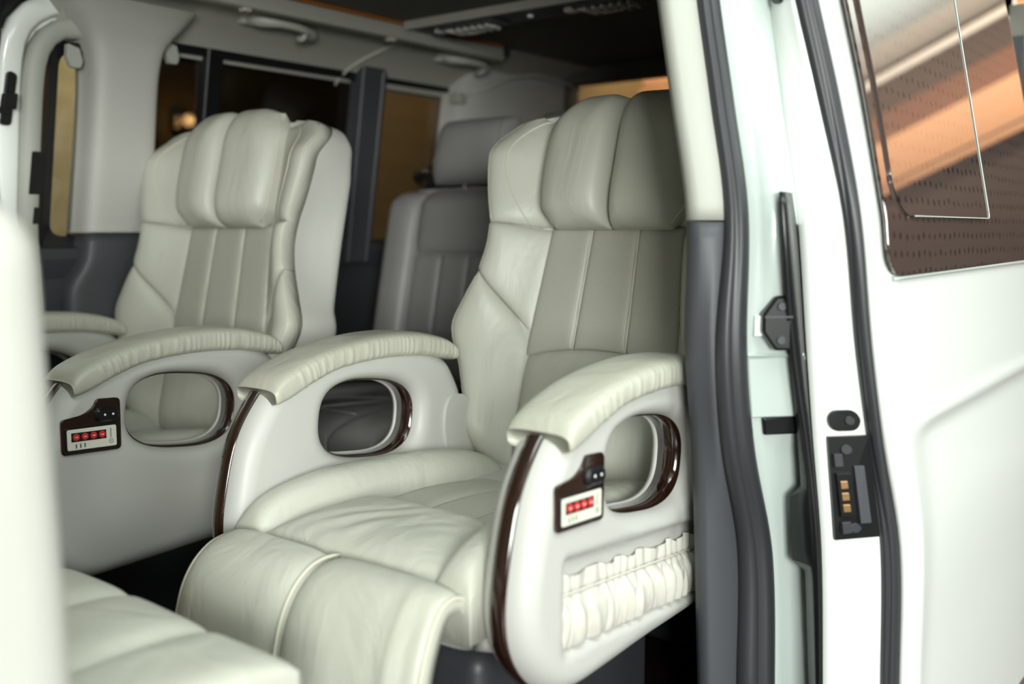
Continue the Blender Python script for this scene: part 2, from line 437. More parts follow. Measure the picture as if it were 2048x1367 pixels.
# slim slate pillar between second and third window
t3 = side_quad('trim_3', [(2.215, .80), (2.305, .80), (2.295, 1.40), (2.20, 1.40)], 0.06, 'slate_plastic'); tag(t3, kind='structure')
side_quad('edge_strip', [(2.286, .80), (2.306, .80), (2.297, 1.39), (2.278, 1.39)], 0.068, 'dark_plastic', t3)

# white painted far-side door frame at the left edge, with rounded top corner
def frame_strip(name, path, wid, depth0, depth1, m, parent=None):
    """band of width wid along a path in the side wall (x,z), raised between two depths"""
    pts = curve_pts([(a, b_, 0) for a, b_ in path], 48); V = []; n_ = len(pts)
    for i, p in enumerate(pts):
        t = (pts[min(i + 1, n_ - 1)] - pts[max(i - 1, 0)]).normalized(); nn = Vector((-t.y, t.x, 0))
        for k, (s, h) in enumerate(((0, depth0), (0, depth1 * .8), (.18, depth1), (.82, depth1), (1, depth1 * .8), (1, depth0))):
            q = p + nn * wid * s; V.append((q.x, yw(q.y) + .02 - h, q.y))
    F = []
    for i in range(n_ - 1):
        for k in range(6): F.append((i * 6 + k, i * 6 + (k + 1) % 6, (i + 1) * 6 + (k + 1) % 6, (i + 1) * 6 + k))
    F.append(tuple(range(5, -1, -1))); F.append(tuple((n_ - 1) * 6 + k for k in range(6)))
    return mesh(name, V, F, m, parent)
d2 = frame_strip('door_2', [(1.236, .30), (1.228, .80), (1.222, 1.10), (1.222, 1.25), (1.232, 1.31), (1.262, 1.345), (1.33, 1.352), (1.45, 1.352)], 0.045, 0.0, 0.055, 'pillar_cream')
tag(d2, kind='structure')
frame_strip('painted_jamb', [(1.193, .20), (1.185, .80), (1.178, 1.10), (1.176, 1.27), (1.190, 1.35), (1.24, 1.395), (1.33, 1.402), (1.45, 1.402)], 0.052, -0.01, 0.035, 'white_paint', d2)
frame_strip('jamb_backing', [(1.236, .30), (1.228, .80), (1.222, 1.10), (1.222, 1.25), (1.232, 1.31), (1.262, 1.345), (1.33, 1.352), (1.45, 1.352)], 0.085, -0.02, 0.012, 'white_paint', d2)
frame_strip('inner_lip', [(1.215, .30), (1.206, .80), (1.2, 1.10), (1.2, 1.26), (1.211, 1.33), (1.252, 1.372), (1.33, 1.378), (1.45, 1.378)], 0.012, 0.0, 0.048, 'white_paint', d2)
def sideP(off): return lambda a, b_, h: (a, yw(b_) + .02 - off - h, b_)
plate('latch_recess', [(1.192, .985), (1.232, .985), (1.235, 1.085), (1.195, 1.085)], sideP(.05), .006, 'black', d2, r=.004)
plate('latch_slot', [(1.205, .915), (1.222, .915), (1.224, .955), (1.207, .955)], sideP(.05), .006, 'black', d2, r=.003)
lt = plate('door_striker', [(1.126, 1.14), (1.148, 1.14), (1.158, 1.255), (1.136, 1.262)], sideP(.034), .012, 'black', d2, r=.01)
lt2 = plate('striker_block', [(1.120, 1.175), (1.150, 1.175), (1.152, 1.21), (1.124, 1.21)], sideP(.046), .02, 'black', d2, r=.003)
plate('striker_pin', [(1.112, 1.165), (1.14, 1.165), (1.14, 1.176), (1.112, 1.176)], sideP(.05), .012, 'black', d2, r=.003)
plate('jamb_panel', [(0.80, 0.0), (1.14, 0.0), (1.128, 1.13), (0.80, 1.13)], sideP(.0), .02, 'white_paint', d2)
plate('jamb_top', [(1.10, 1.36), (1.34, 1.36), (1.34, 1.50), (1.10, 1.50)], sideP(-.012), .01, 'black', d2)
plate('dark_gap', [(0.80, 1.13), (1.13, 1.13), (1.128, 1.62), (0.80, 1.62)], sideP(.0), .02, 'black', d2)
for x_, z_ in ((1.262, 1.305), (1.520, 1.345)):
    o = plate('trim_clip', [(x_, z_), (x_ + .012, z_ - .022), (x_ + .035, z_ - .022), (x_ + .040, z_ - .008), (x_ + .030, z_ + .022), (x_, z_ + .03)], sideP(.05), .015, 'pillar_cream', None, r=.004)
    tag(o, 'cream plastic clip ' + ('left of the grey window pillar' if x_ < 1.4 else 'right of the grey window pillar, under the roof lining'), 'clip', 'window pillar clips')

# roof lining: curved side panel from window ledge to roof rail, then the roof
def hl_prof(t):
    tab = [(0, (2.375, 1.345)), (.08, (2.36, 1.362)), (.2, (2.335, 1.385)), (.45, (2.275, 1.425)), (.75, (2.185, 1.465)), (1, (2.10, 1.488))]
    return interp(tab, t)
def hl(i, j):
    x = lerp(1.245, 3.15, i / 40); y, z = hl_prof(j / 15); return (x, y, z)
V, F = grid(41, 16, hl); cs = tag(mesh('ceiling_side', V, F, 'headliner'), kind='structure')
tube('lining_joint', [(2.14 + .02 * math.sin(t / 15 * 3.14) + .10 * smooth01((t / 15 - .15) / .85), hl_prof(t / 15)[0] - .003, hl_prof(t / 15)[1] - .004) for t in range(16)], .0045, 'handle', cs)
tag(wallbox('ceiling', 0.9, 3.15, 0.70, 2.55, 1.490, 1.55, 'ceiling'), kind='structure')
# near roof edge above the door opening
tag(wallbox('trim_4', -0.6, 3.2, 0.70, 0.83, 1.40, 1.56, 'white_paint'), kind='structure')
# roof rail with orange edging
rl = rbox('roof_rail', 0.95, 2.60, 2.072, 2.112, 1.440, 1.482, .008, 'metal'); tag(rl, 'grey metal rail running along the roof lining', 'rail')
rbox('rail_end_cap', 2.585, 2.625, 2.068, 2.114, 1.452, 1.486, .008, 'dark_plastic', rl)
wallbox('edge_strip', 1.0, 2.58, 2.066, 2.076, 1.482, 1.4875, 'orange_trim', rl)
for x_ in (1.60, 2.10): rbox('rail_bolt', x_ - .012, x_ + .012, 2.078, 2.104, 1.432, 1.442, .004, 'handle', rl)

# roof vent bar across the roof
vb = rbox('vent_bar', 2.14, 2.27, 0.86, 2.06, 1.468, 1.492, .006, 'dark_plastic'); tag(vb, 'dark air vent bar running across the van roof', 'vent bar')
wallbox('front_lip', 2.128, 2.142, 0.86, 2.065, 1.466, 1.489, 'metal', vb)
for yv in (1.90, 1.45):
    fr = rbox('vent_frame', 2.155, 2.245, yv - .13, yv + .06, 1.458, 1.470, .005, 'slate_plastic', vb)
    for k in range(6): rbox('vent_slat', 2.170, 2.232, yv - .105 + .026 * k, yv - .097 + .026 * k, 1.448, 1.462, .002, 'handle', fr)
    tube('vent_rim', curve_pts([(2.17, yv + .045, 1.457), (2.205, yv + .03, 1.452), (2.222, yv - .03, 1.450), (2.20, yv - .11, 1.455)], 14), .004, 'handle', fr)
    rbox('vent_wheel', 2.18, 2.21, yv + .065, yv + .10, 1.455, 1.470, .006, 'handle', vb)
rbox('reading_lamp_lens', 2.19, 2.205, 1.66, 1.675, 1.460, 1.470, .004, 'whitedot', vb)

# grab handles
def grab(x0, x1, lab):
    root = empty('grab_handle', ((x0 + x1) / 2, 2.215, 1.462)); L = (x1 - x0) / 2
    tag(root, lab, 'handle', 'roof grab handles')
    pts = curve_pts([(-L, 0.012, .010), (-L * .85, -.014, -.012), (-L * .5, -.050, -.022), (L * .2, -.056, -.026), (L * .72, -.036, -.028), (L * .95, -.010, -.026), (L, .014, -.012)], 26)
    tube('grip', pts, .014, 'handle', root, 12, [.030 - .017 * smooth01(i / 11) + .013 * smooth01((i - 18) / 6) for i in range(26)], (1, .85))
    for s in (-1, 1): rbox('mount', s * L - .020, s * L + .020, -.004, .03, -.028, .028, .010, 'handle', root)
    tube('coat_hook', curve_pts([(L * .55, -.03, -.02), (L * .55, -.04, -.034), (L * .52, -.03, -.048), (L * .5, -.016, -.044)], 10), .008, 'handle', root, 10)
    return root
grab(1.705, 1.905, 'pale grey grab handle nearest the front on the roof lining')
grab(2.46, 2.66, 'smaller looking grab handle by the rear end of roof rail')

# rear corner pillar trim and tailgate
def dp(i, j):
    z = lerp(0.55, 1.44, i / 20)
    pl = [(2.62, yw(z) + .02), (2.64, yw(z) - .055), (2.70, yw(z) - .095), (2.86, 2.25 - .05 * (z - 1)), (3.0, 2.235 - .05 * (z - 1)), (3.13, 2.225 - .05 * (z - 1))]
    k = j / 14 * 5; a = min(4, int(k)); t = k - a
    x, y = (lerp(pl[a][0], pl[a + 1][0], t), lerp(pl[a][1], pl[a + 1][1], t)); return (x, y, z)
V, F = grid(21, 15, dp); t5 = tag(mesh('trim_5', V, F, 'pillar_grey'), kind='structure')
tube('trim_seam', [(2.64, 2.30, 1.352), (2.70, 2.25, 1.375), (2.80, 2.20, 1.425), (2.92, 2.19, 1.445), (3.05, 2.16, 1.43), (3.12, 2.14, 1.41)], .006, 'handle', t5)
rbox('trim_clip', 2.615, 2.66, 2.285, 2.33, 1.325, 1.362, .008, 'pillar_cream', t5)
wr = tag(wallbox('wall_rear', 3.12, 3.2, 0.66, 2.4, 0.0, 0.85, 'dark_plastic'), kind='structure')
wallbox('header', 3.12, 3.2, 0.66, 2.4, 1.435, 1.52, 'ceiling', wr)
wallbox('side_post', 3.12, 3.2, 2.20, 2.45, 0.85, 1.435, 'dark_plastic', wr)
wallbox('side_post', 3.12, 3.2, 0.66, 0.90, 0.85, 1.435, 'dark_plastic', wr)
w4 = tag(wallbox('window_4', 3.15, 3.156, 0.88, 2.22, 0.84, 1.44, 'clear_glass'), kind='structure')

# ---- near rear pillar of the door opening, lofted through heights
ZT = lambda tab: sorted([(p[2], (p[0], p[1])) for p in tab])
T0 = ZT([(1.385, .815, 1.47), (1.373, 0.794, 1.347), (1.36, 0.77, 1.24), (1.349, 0.738, 1.09), (1.332, 0.7, 0.922), (1.335, 0.7, 0.732), (1.361, 0.7, 0.579), (1.38, 0.7, 0.409), (1.398, 0.7, 0.186), (1.42, 0.7, -0.1)])
T1 = ZT([(1.42, .79, 1.47), (1.41, 0.77, 1.351), (1.394, 0.746, 1.242), (1.38, 0.713, 1.092), (1.357, 0.675, 0.922), (1.338, 0.675, 0.733), (1.362, 0.675, 0.582), (1.429, 0.675, 0.401), (1.438, 0.675, 0.179), (1.455, 0.675, -0.1)])
S_ = ZT([(1.45, .765, 1.47), (1.439, 0.745, 1.353), (1.421, 0.721, 1.243), (1.408, 0.688, 1.092), (1.387, 0.65, 0.922), (1.387, 0.65, 0.73), (1.419, 0.65, 0.576), (1.495, 0.65, 0.389), (1.515, 0.65, 0.158), (1.53, 0.65, -0.1)])
J_ = ZT([(1.52, .717, 1.47), (1.504, 0.697, 1.359), (1.48, 0.672, 1.247), (1.437, 0.638, 1.091), (1.392, 0.6, 0.922), (1.435, 0.6, 0.73), (1.481, 0.6, 0.572), (1.52, 0.6, 0.393), (1.558, 0.6, 0.156), (1.60, 0.6, -0.1)])
D0 = ZT([(1.52, .725, 1.47), (1.513, 0.702, 1.362), (1.493, 0.678, 1.25), (1.475, 0.644, 1.096), (1.46, 0.606, 0.923), (1.466, 0.588, 0.728), (1.469, 0.573, 0.578), (1.475, 0.557, 0.415), (1.495, 0.555, 0.192), (1.52, 0.555, -0.1)])
D1 = ZT([(1.43, .66, 1.47), (1.437, 0.636, 1.333), (1.446, 0.614, 1.233), (1.464, 0.582, 1.09), (1.480, 0.545, 0.922), (1.507, 0.528, 0.728), (1.534, 0.512, 0.575), (1.558, 0.495, 0.404), (1.584, 0.495, 0.177), (1.61, 0.495, -0.1)])
D2 = ZT([(1.456, .637, 1.47), (1.463, 0.611, 1.335), (1.473, 0.589, 1.234), (1.488, 0.557, 1.09), (1.486, 0.52, 0.922), (1.504, 0.503, 0.73), (1.528, 0.488, 0.579), (1.574, 0.471, 0.405), (1.597, 0.47, 0.18), (1.62, 0.47, -0.1)])
D3 = ZT([(1.485, .623, 1.47), (1.49, 0.597, 1.338), (1.493, 0.575, 1.236), (1.502, 0.542, 1.09), (1.496, 0.505, 0.922), (1.508, 0.488, 0.731), (1.526, 0.473, 0.582), (1.572, 0.456, 0.412), (1.595, 0.455, 0.19), (1.62, 0.455, -0.1)])
def loft(name, sec, z0, z1, nz, m, parent=None):
    zs = [lerp(z0, z1, i / (nz - 1)) for i in range(nz)]
    rows = [[(x, y, z) for x, y in sec(z)] for z in zs]; nv = len(rows[0])
    V = [p for r_ in rows for p in r_]; F = []
    for i in range(nz - 1):
        for j in range(nv): F.append((i * nv + j, i * nv + (j + 1) % nv, (i + 1) * nv + (j + 1) % nv, (i + 1) * nv + j))
    F.append(tuple(range(nv - 1, -1, -1))); F.append(tuple((nz - 1) * nv + j for j in range(nv)))
    o = mesh(name, V, F, m, parent)
    import bmesh
    bm = bmesh.new(); bm.from_mesh(o.data); bmesh.ops.recalc_face_normals(bm, faces=bm.faces); bm.to_mesh(o.data); bm.free()
    return o
def trim_sec(z):
    a, b_ = interp(T0, z), interp(T1, z)
    return [(a[0] + .10, a[1] + .035), (a[0] + .012, a[1] + .03), (a[0] + .001, a[1] + .018), (a[0] - .001, a[1] + .008), (a[0] + .001, a[1]), (lerp(a[0], b_[0], .5), lerp(a[1], b_[1], .5) - .001), b_, (b_[0] + .10, b_[1])]
t6 = tag(loft('trim_6', trim_sec, .915, 1.47, 24, 'pillar_cream'), kind='structure')
t7 = tag(loft('trim_7', trim_sec, -.1, .912, 40, 'slate_plastic'), kind='structure')
def seal_sec(p, q, n_=14, bul=1.0, in_=.02):
    """round rubber section between two plan points, bulging to the outside with a groove"""
    p, q = Vector(p), Vector(q); d = q - p; nn = Vector((d.y, -d.x)).normalized()
    if nn.x > 0: nn = -nn
    out = []
    for k in range(n_):
        t = k / (n_ - 1); h = (math.sin(math.pi * t) ** .5) * d.length * .38 * bul
        h *= 1 - .35 * math.exp(-((t - .36) / .07) ** 2)
        v = p + d * t + nn * h; out.append((v.x, v.y))
    return out + [(q.x + in_, q.y + .004), (p.x + in_, p.y + .004)]
def seal1(z):
    return seal_sec(interp(T1, z), interp(S_, z))
s1 = tag(loft('trim_8', seal1, -.1, 1.47, 90, 'rubber'), kind='structure')
# painted jamb of the body between seal and door
def jamb_sec(z):
    s, j = interp(S_, z), interp(J_, z); st = .018 * smooth01((.60 - z) / .02)
    return [(s[0] - .012, s[1] + .004), (lerp(s[0], j[0], .35), lerp(s[1], j[1], .35) + .004), (lerp(s[0], j[0], .45) + st, lerp(s[1], j[1], .45)), (j[0] + st, j[1]), (j[0] + .25, j[1] + .025), (j[0] + .25, s[1] + .05), (s[0] + .02, s[1] + .03)]
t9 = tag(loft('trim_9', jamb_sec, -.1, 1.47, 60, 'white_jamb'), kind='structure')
# recessed box for the door roller
def jp(z, f): s, j = interp(S_, z), interp(J_, z); return lerp(s[0], j[0], f), lerp(s[1], j[1], f)
def jbox(name, z0, z1, f0, f1, proud, m, parent, r=.004):
    zc = (z0 + z1) / 2; a, b_ = Vector(jp(zc, f0)), Vector(jp(zc, f1)); d = (b_ - a).normalized(); nn = Vector((d.y, -d.x))
    if nn.x > 0: nn = -nn
    L = (b_ - a).length
    def P(u, v, h): p = Vector(jp(v, f0)) + d * u + nn * h; return (p.x, p.y, v)
    return plate(name, [(0, z0), (L, z0), (L, z1), (0, z1)], P, proud, m, parent, r=r, bev=.003)
jbox('roller_slot', .590, .618, .25, 1.1, .006, 'black', t9)
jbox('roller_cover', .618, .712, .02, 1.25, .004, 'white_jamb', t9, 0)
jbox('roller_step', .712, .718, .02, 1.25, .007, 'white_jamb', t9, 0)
def bracket():
    zc = .755; a, b_ = Vector(jp(zc, .30)), Vector(jp(zc, .96)); d = (b_ - a).normalized(); nn = Vector((d.y, -d.x))
    if nn.x > 0: nn = -nn
    L = (b_ - a).length
    def P(u, v, h): p = a + d * u + nn * h; return (p.x, p.y, v)
    o = plate('door_buffer', [(0, .752), (.0, .778), (L * .45, .805), (L, .805), (L, .725), (L * .45, .725)], P, .022, 'black', None, r=.004, bev=.004)
    tag(o, 'black angular rubber door buffer on the white pillar jamb', 'buffer')
    for z_ in (.790, .740):
        plate('screw', [(L * .62 + .007 * math.cos(q), z_ + .007 * math.sin(q)) for q in [k * math.pi / 6 for k in range(12)]], lambda u, v, h: P(u, v, h + .022), .003, 'dark_plastic', o)
    plate('ridge', [(.002, .773), (L, .773), (L, .776), (.002, .776)], lambda u, v, h: P(u, v, h + .022), .002, 'rubber', o, bev=0)
    plate('side_tab', [(-.008, .745), (.004, .745), (.004, .775), (-.008, .775)], P, .008, 'white_paint', o)
bracket()

# near side body behind the pillar: lower panel, roof side and dark quarter window
def yn(z): return .60 + .22 * max(0.0, z - .92)
def bodyP(off): return lambda a, b_, h: (a, yn(b_) + off + h, b_)
wrt = tag(plate('wall_right', [(1.66, -.1), (3.2, -.1), (3.2, .86), (1.66, .86)], bodyP(0), .05, 'white_paint', None, bev=0), kind='structure')
plate('roof_side', [(1.66, 1.38), (3.2, 1.38), (3.2, 1.50), (1.66, 1.50)], bodyP(0), .05, 'white_paint', wrt, bev=0)
plate('rear_post', [(2.98, .86), (3.2, .86), (3.2, 1.38), (2.98, 1.38)], bodyP(0), .05, 'white_paint', wrt, bev=0)
plate('inner_lining', [(1.66, 0), (3.14, 0), (3.14, .86), (1.66, .86)], bodyP(.05), .012, 'dark_plastic', wrt, bev=0)
tag(plate('window_6', [(1.64, .855), (2.99, .855), (2.99, 1.385), (1.64, 1.385)], bodyP(.002), .006, 'privacy_glass', None, bev=0), kind='structure')

# ---- the sliding door, pushed back along the side
DX1 = 2.56
def skin_sec_pts(x, z):
    d = interp(D3, z); k = (x - d[0])
    return d[1] - .010 * smooth01(k / .05) - .012 * smooth01(k / 1.0)
def door_skin(i, j):
    z = lerp(-.1, 1.47, j / 160); d = interp(D3, z)
    t = i / 40; x = d[0] + (DX1 - d[0]) * t ** 1.6
    y = skin_sec_pts(x, z)
    # pressed crease line running along the door
    zc = .600 + .026 * (x - 1.5)
    y -= .005 * math.exp(-((z - zc) / .012) ** 2) * smooth01((x - 1.56) / .15) - .008 * smooth01((zc - z) / .04) * smooth01((x - 1.56) / .15)
    return (x, y, z)
V, F = grid(41, 161, door_skin); nb = len(V)
V += [(x, y + .018, z) for x, y, z in V]; F += [tuple(nb + q for q in reversed(f)) for f in F]
d1 = tag(mesh('door_1', V, F, 'white_paint'), kind='structure')
def face_sec(z):
    a, b_ = interp(D0, z), interp(D1, z)
    return [(a[0] + .05, a[1] + .0), (a[0] + .008, a[1] + .001), a, (lerp(a[0], b_[0], .3) - .004, lerp(a[1], b_[1], .3)), (lerp(a[0], b_[0], .62) - .004, lerp(a[1], b_[1], .62)), (lerp(a[0], b_[0], .80) + .002, lerp(a[1], b_[1], .80)), b_, (b_[0] + .08, b_[1] + .0)]
loft('front_edge', face_sec, -.1, 1.47, 50, 'white_paint', d1)
def seal2(z): return seal_sec(interp(D1, z), interp(D2, z), 12, .8)
loft('edge_seal', seal2, -.1, 1.47, 80, 'rubber', d1)
def flange(z):
    a, b_ = interp(D2, z), interp(D3, z)
    return [a, (lerp(a[0], b_[0], .4) - .003, lerp(a[1], b_[1], .4)), (b_[0] + .0, b_[1] - .0), (b_[0] + .008, b_[1] + .002), (b_[0] + .03, a[1] + .01), (a[0] + .03, a[1] + .01)]
loft('outer_flange', flange, -.1, 1.47, 50, 'white_paint', d1)
def inner_strip(z):
    j, a = interp(J_, z), interp(D0, z); k = .016 * smooth01((.50 - z) / .012) * smooth01((z - .37) / .012)
    j = (j[0] - .016, j[1] - .008)
    return [(j[0] - .004 - k * .6, j[1] + .002 + k), (lerp(j[0], a[0], .35) - .016, lerp(j[1], a[1], .35) - .006), (lerp(j[0], a[0], .8) - .016, lerp(j[1], a[1], .8) - .004), (a[0] - .004, a[1] + .001), (a[0] + .03, a[1] + .006), (j[0] + .03, j[1] + .012)]
loft('inner_seal', inner_strip, -.1, .955, 60, 'black', d1)
loft('upper_trim', lambda z: [(interp(D0, z)[0] + .004, interp(D0, z)[1] + .001), (interp(D0, z)[0] - .003, interp(D0, z)[1] + .010), (interp(D0, z)[0] + .006, interp(D0, z)[1] + .022), (interp(D0, z)[0] + .06, interp(D0, z)[1] + .022), (interp(D0, z)[0] + .06, interp(D0, z)[1])], .957, 1.075, 14, 'pillar_cream', d1)
loft('upper_trim', lambda z: [(interp(D0, z)[0] + .004, interp(D0, z)[1] + .001), (interp(D0, z)[0] - .003, interp(D0, z)[1] + .008), (interp(D0, z)[0] + .006, interp(D0, z)[1] + .018), (interp(D0, z)[0] + .06, interp(D0, z)[1] + .018), (interp(D0, z)[0] + .06, interp(D0, z)[1])], 1.185, 1.47, 14, 'pillar_cream', d1)
loft('edge_grommet', lambda z: [(interp(D0, z)[0] + .004, interp(D0, z)[1] + .001), (interp(D0, z)[0] - .005, interp(D0, z)[1] + .006), (interp(D0, z)[0] + .002, interp(D0, z)[1] + .014), (interp(D0, z)[0] + .05, interp(D0, z)[1] + .014), (interp(D0, z)[0] + .05, interp(D0, z)[1])], 1.085, 1.165, 10, 'black', d1)
# fittings on the door's front edge
def faceP(f, off=0.0):
    def P(u, v, h):
        a, b_ = Vector(interp(D0, v)), Vector(interp(D1, v)); d = (b_ - a); nn = Vector((d.y, -d.x)).normalized()
        if nn.x > 0: nn = -nn
        p = a + d * u + nn * (h + off); return (p.x, p.y, v)
    return P
FP = faceP(0, .004)
def pill(x0, x1, z0, z1, wid):
    r_ = (z1 - z0) / 2; zc = (z0 + z1) / 2; k = r_ / wid
    return [(x1 - k + k * math.cos(a), zc + r_ * math.sin(a)) for a in [R(-90 + 18 * q) for q in range(11)]] + [(x0 + k + k * math.cos(a), zc + r_ * math.sin(a)) for a in [R(90 + 18 * q) for q in range(11)]]
pg = plate('rubber_plug', pill(.26, .86, .598, .630, .085), FP, .006, 'black', d1)
plate('plug_core', pill(.56, .74, .607, .621, .085), faceP(0, .010), .003, 'rubber', d1)
lp = plate('lock_plate', [(.18, .430), (.95, .430), (.97, .590), (.22, .590)], FP, .006, 'black', d1, r=.01)
FP2 = faceP(0, .011)
plate('contact_block', [(.27, .468), (.52, .468), (.52, .535), (.27, .535)], FP2, .008, 'black', lp, r=.003)
for k in range(3):
    plate('brass_contact', [(.30, .476 + .018 * k), (.42, .476 + .018 * k), (.42, .488 + .018 * k), (.30, .488 + .018 * k)], faceP(0, .019), .003, 'brass', lp, r=.002)
plate('lock_cover', [(.60, .455), (.78, .455), (.78, .545), (.60, .545)], FP2, .006, 'slate_plastic', lp, r=.003)
for zz in (.570, .448): plate('screw', [(.52 + .10 * math.cos(k * math.pi / 5), zz + .008 * math.sin(k * math.pi / 5)) for k in range(10)], FP2, .003, 'dark_plastic', lp)
plate('roller_clip', [(.26, .545), (.40, .545), (.40, .565), (.26, .565)], FP2, .008, 'dark_plastic', lp, r=.003)
plate('roller_clip', [(.27, .442), (.42, .442), (.42, .460), (.27, .460)], FP2, .008, 'dark_plastic', lp, r=.003)
plate('top_bolt', pill(.35, .75, 1.235, 1.262, .085), FP, .006, 'black', d1)

# door window with privacy glass and its separate opening pane
def doorP(off, tilt=0.0):
    def P(x, z, h): return (x, .491 + (.22 if z > .92 else .09) * (z - .92) - .013 * (x - 1.5) - off - h - tilt * (z - .9), z)
    return P
def glass_grid(name, xl, x1, zb, z1, off, m, parent, tilt=0.0, rl=.03, rr=0.0, yaw=0.0):
    """sheet following the door skin; rounded lower corners; edge all round"""
    n1, n2 = 41, 41; V = []; UV = []
    def f(i, j):
        t = (1 - math.cos(math.pi * i / (n1 - 1))) / 2; k = (j / (n2 - 1)) ** 1.8
        z = lerp(zb(0), z1, k); x0 = xl(z); x = lerp(x0, x1(z), t)
        zl = zb(x); z = lerp(zl, z1, k)
        dl = x - x0; dr = x1(z) - x
        if dl < rl and z - zl < rl: z = max(z, zl + rl - math.sqrt(max(0, rl * rl - (rl - dl) ** 2)))
        if rr and dr < rr and z - zl < rr: z = max(z, zl + rr - math.sqrt(max(0, rr * rr - (rr - dr) ** 2)))
        return x, z
    P = doorP(off, tilt)
    pts = [f(i, j) for i in range(n1) for j in range(n2)]
    V = [P(x, z, yaw * (x - 1.6)) for x, z in pts]; nb = len(V)
    V += [(x, y + .006, z) for x, y, z in V]; F = []
    for i in range(n1 - 1):
        for j in range(n2 - 1):
            q = (i * n2 + j, (i + 1) * n2 + j, (i + 1) * n2 + j + 1, i * n2 + j + 1); F.append(q); F.append(tuple(nb + a for a in reversed(q)))
    rim = [i * n2 for i in range(n1)] + [(n1 - 1) * n2 + j for j in range(1, n2)] + [i * n2 + n2 - 1 for i in range(n1 - 2, -1, -1)] + [j for j in range(n2 - 2, 0, -1)]
    for k in range(len(rim)):
        a, b_ = rim[k], rim[(k + 1) % len(rim)]; F.append((a, nb + a, nb + b_, b_))
    return mesh(name, V, F, m, parent), [Vector(V[q]) for q in rim], rim
zb0 = lambda x: .832 + .008 * (x - 1.5)
wn5, _, _ = glass_grid('window_5', lambda z: interp(D3, z)[0] + .006, lambda z: 2.555, zb0, 1.46, .004, 'privacy_glass', None, rl=.04)
tag(wn5, kind='structure')
pn, rimp, _ = glass_grid('opening_pane', lambda z: interp(D3, z)[0] + .045, lambda z: 2.045 + .07 * (z - .91), lambda x: .922, 1.45, .0080, 'privacy_glass', wn5, tilt=.004, rl=.06, rr=.010, yaw=.003)
tube('pane_edge', [p + Vector((0, -.001, 0)) for p in rimp[10:81]], .0012, 'white_jamb', wn5, 6)
zs = [zb0(1.52 + .02 * k) - .004 for k in range(40)]
tube('lower_gasket', [(1.535 + .02 * k, skin_sec_pts(1.535 + .02 * k, .83) - .003, zb0(1.535 + .02 * k) - .004) for k in range(50)], .0035, 'white_jamb', wn5, 8)
# ================================================================== SEATS
HC = (0.318, 0.546)           # centre of the armrest opening
OUT = curve_pts([(.12, .650, 0), (.080, .624, 0), (.03, .552, 0), (.003, .459, 0), (-.005, .396, 0), (.004, .345, 0), (.03, .302, 0), (.068, .270, 0), (.11, .258, 0), (.17, .258, 0), (.3, .264, 0), (.5, .274, 0),
                 (.555, .290, 0), (.582, .34, 0), (.592, .45, 0), (.586, .54, 0), (.562, .60, 0), (.53, .640, 0), (.45, .672, 0), (.35, .684, 0), (.25, .676, 0), (.17, .662, 0), (.12, .650, 0)], 400)
NR = 220
def r_out(a):
    best = None; d = Vector((math.cos(a), math.sin(a)))
    for p, q in zip(OUT, OUT[1:]):
        px, pz, qx, qz = p.x - HC[0], p.y - HC[1], q.x - HC[0], q.y - HC[1]
        c1 = d.x * pz - d.y * px; c2 = d.x * qz - d.y * qx
        if c1 * c2 <= 0 and c1 != c2:
            t = c1 / (c1 - c2); x, z = lerp(px, qx, t), lerp(pz, qz, t)
            if x * d.x + z * d.y > 0: best = math.hypot(x, z)
    return best or .2
def r_hole(a):
    b_ = a + R(7); c_, s_ = abs(math.cos(b_)), abs(math.sin(b_))
    return (( c_ / .126) ** 2.7 + (s_ / .075) ** 2.7) ** (-1 / 2.7)
ANG = [2 * math.pi * i / NR for i in range(NR)]
RO = [r_out(a) for a in ANG]; RH = [r_hole(a) for a in ANG]
def ring_pt(i, r_, y): return (HC[0] + math.cos(ANG[i]) * r_, y, HC[1] + math.sin(ANG[i]) * r_)
def rec(x, z):
    """depth of the pocket recess pressed into the outer face"""
    zt = .462 - .075 * (x - .09); zb = .318 - .06 * (x - .09)
    e = .012
    return .014 * smooth01((x - .078) / e) * smooth01((.535 - x) / e) * smooth01((zt - z) / e) * smooth01((z - zb) / e)
def armrest_mesh(recess):
    H = .045; near = []
    near += [('h', 0.0, 0.0), ('h', 0.0, -.022), ('h', .004, -.032), ('h', .011, -.040), ('h', .022, -.0445)]
    near += [('f', k / 22, -.045) for k in range(0, 23)]
    near += [('o', .024, -.0425), ('o', .014, -.037), ('o', .007, -.029), ('o', .002, -.018), ('o', 0, -.006)]
    full = near + [(k, d, -y) for k, d, y in reversed(near)][0:-1]
    V = []
    for k, d, y in full:
        for i in range(NR):
            ho, ro = RH[i], RO[i]; sc = min(1.0, (ro - ho) / .085)
            if k == 'h': r_ = ho + d * sc
            elif k == 'o': r_ = ro - d * sc
            else: r_ = lerp(ho + .03 * sc, ro - .034 * sc, d)
            p = ring_pt(i, r_, y)
            if recess and y <= -.044 and k == 'f': p = (p[0], p[1] + rec(p[0], p[2]), p[2])
            V.append(p)
    n_ = len(full); F = []
    for a in range(n_):
        b_ = (a + 1) % n_
        for i in range(NR): F.append((a * NR + i, a * NR + (i + 1) % NR, b_ * NR + (i + 1) % NR, b_ * NR + i))
    return V, F
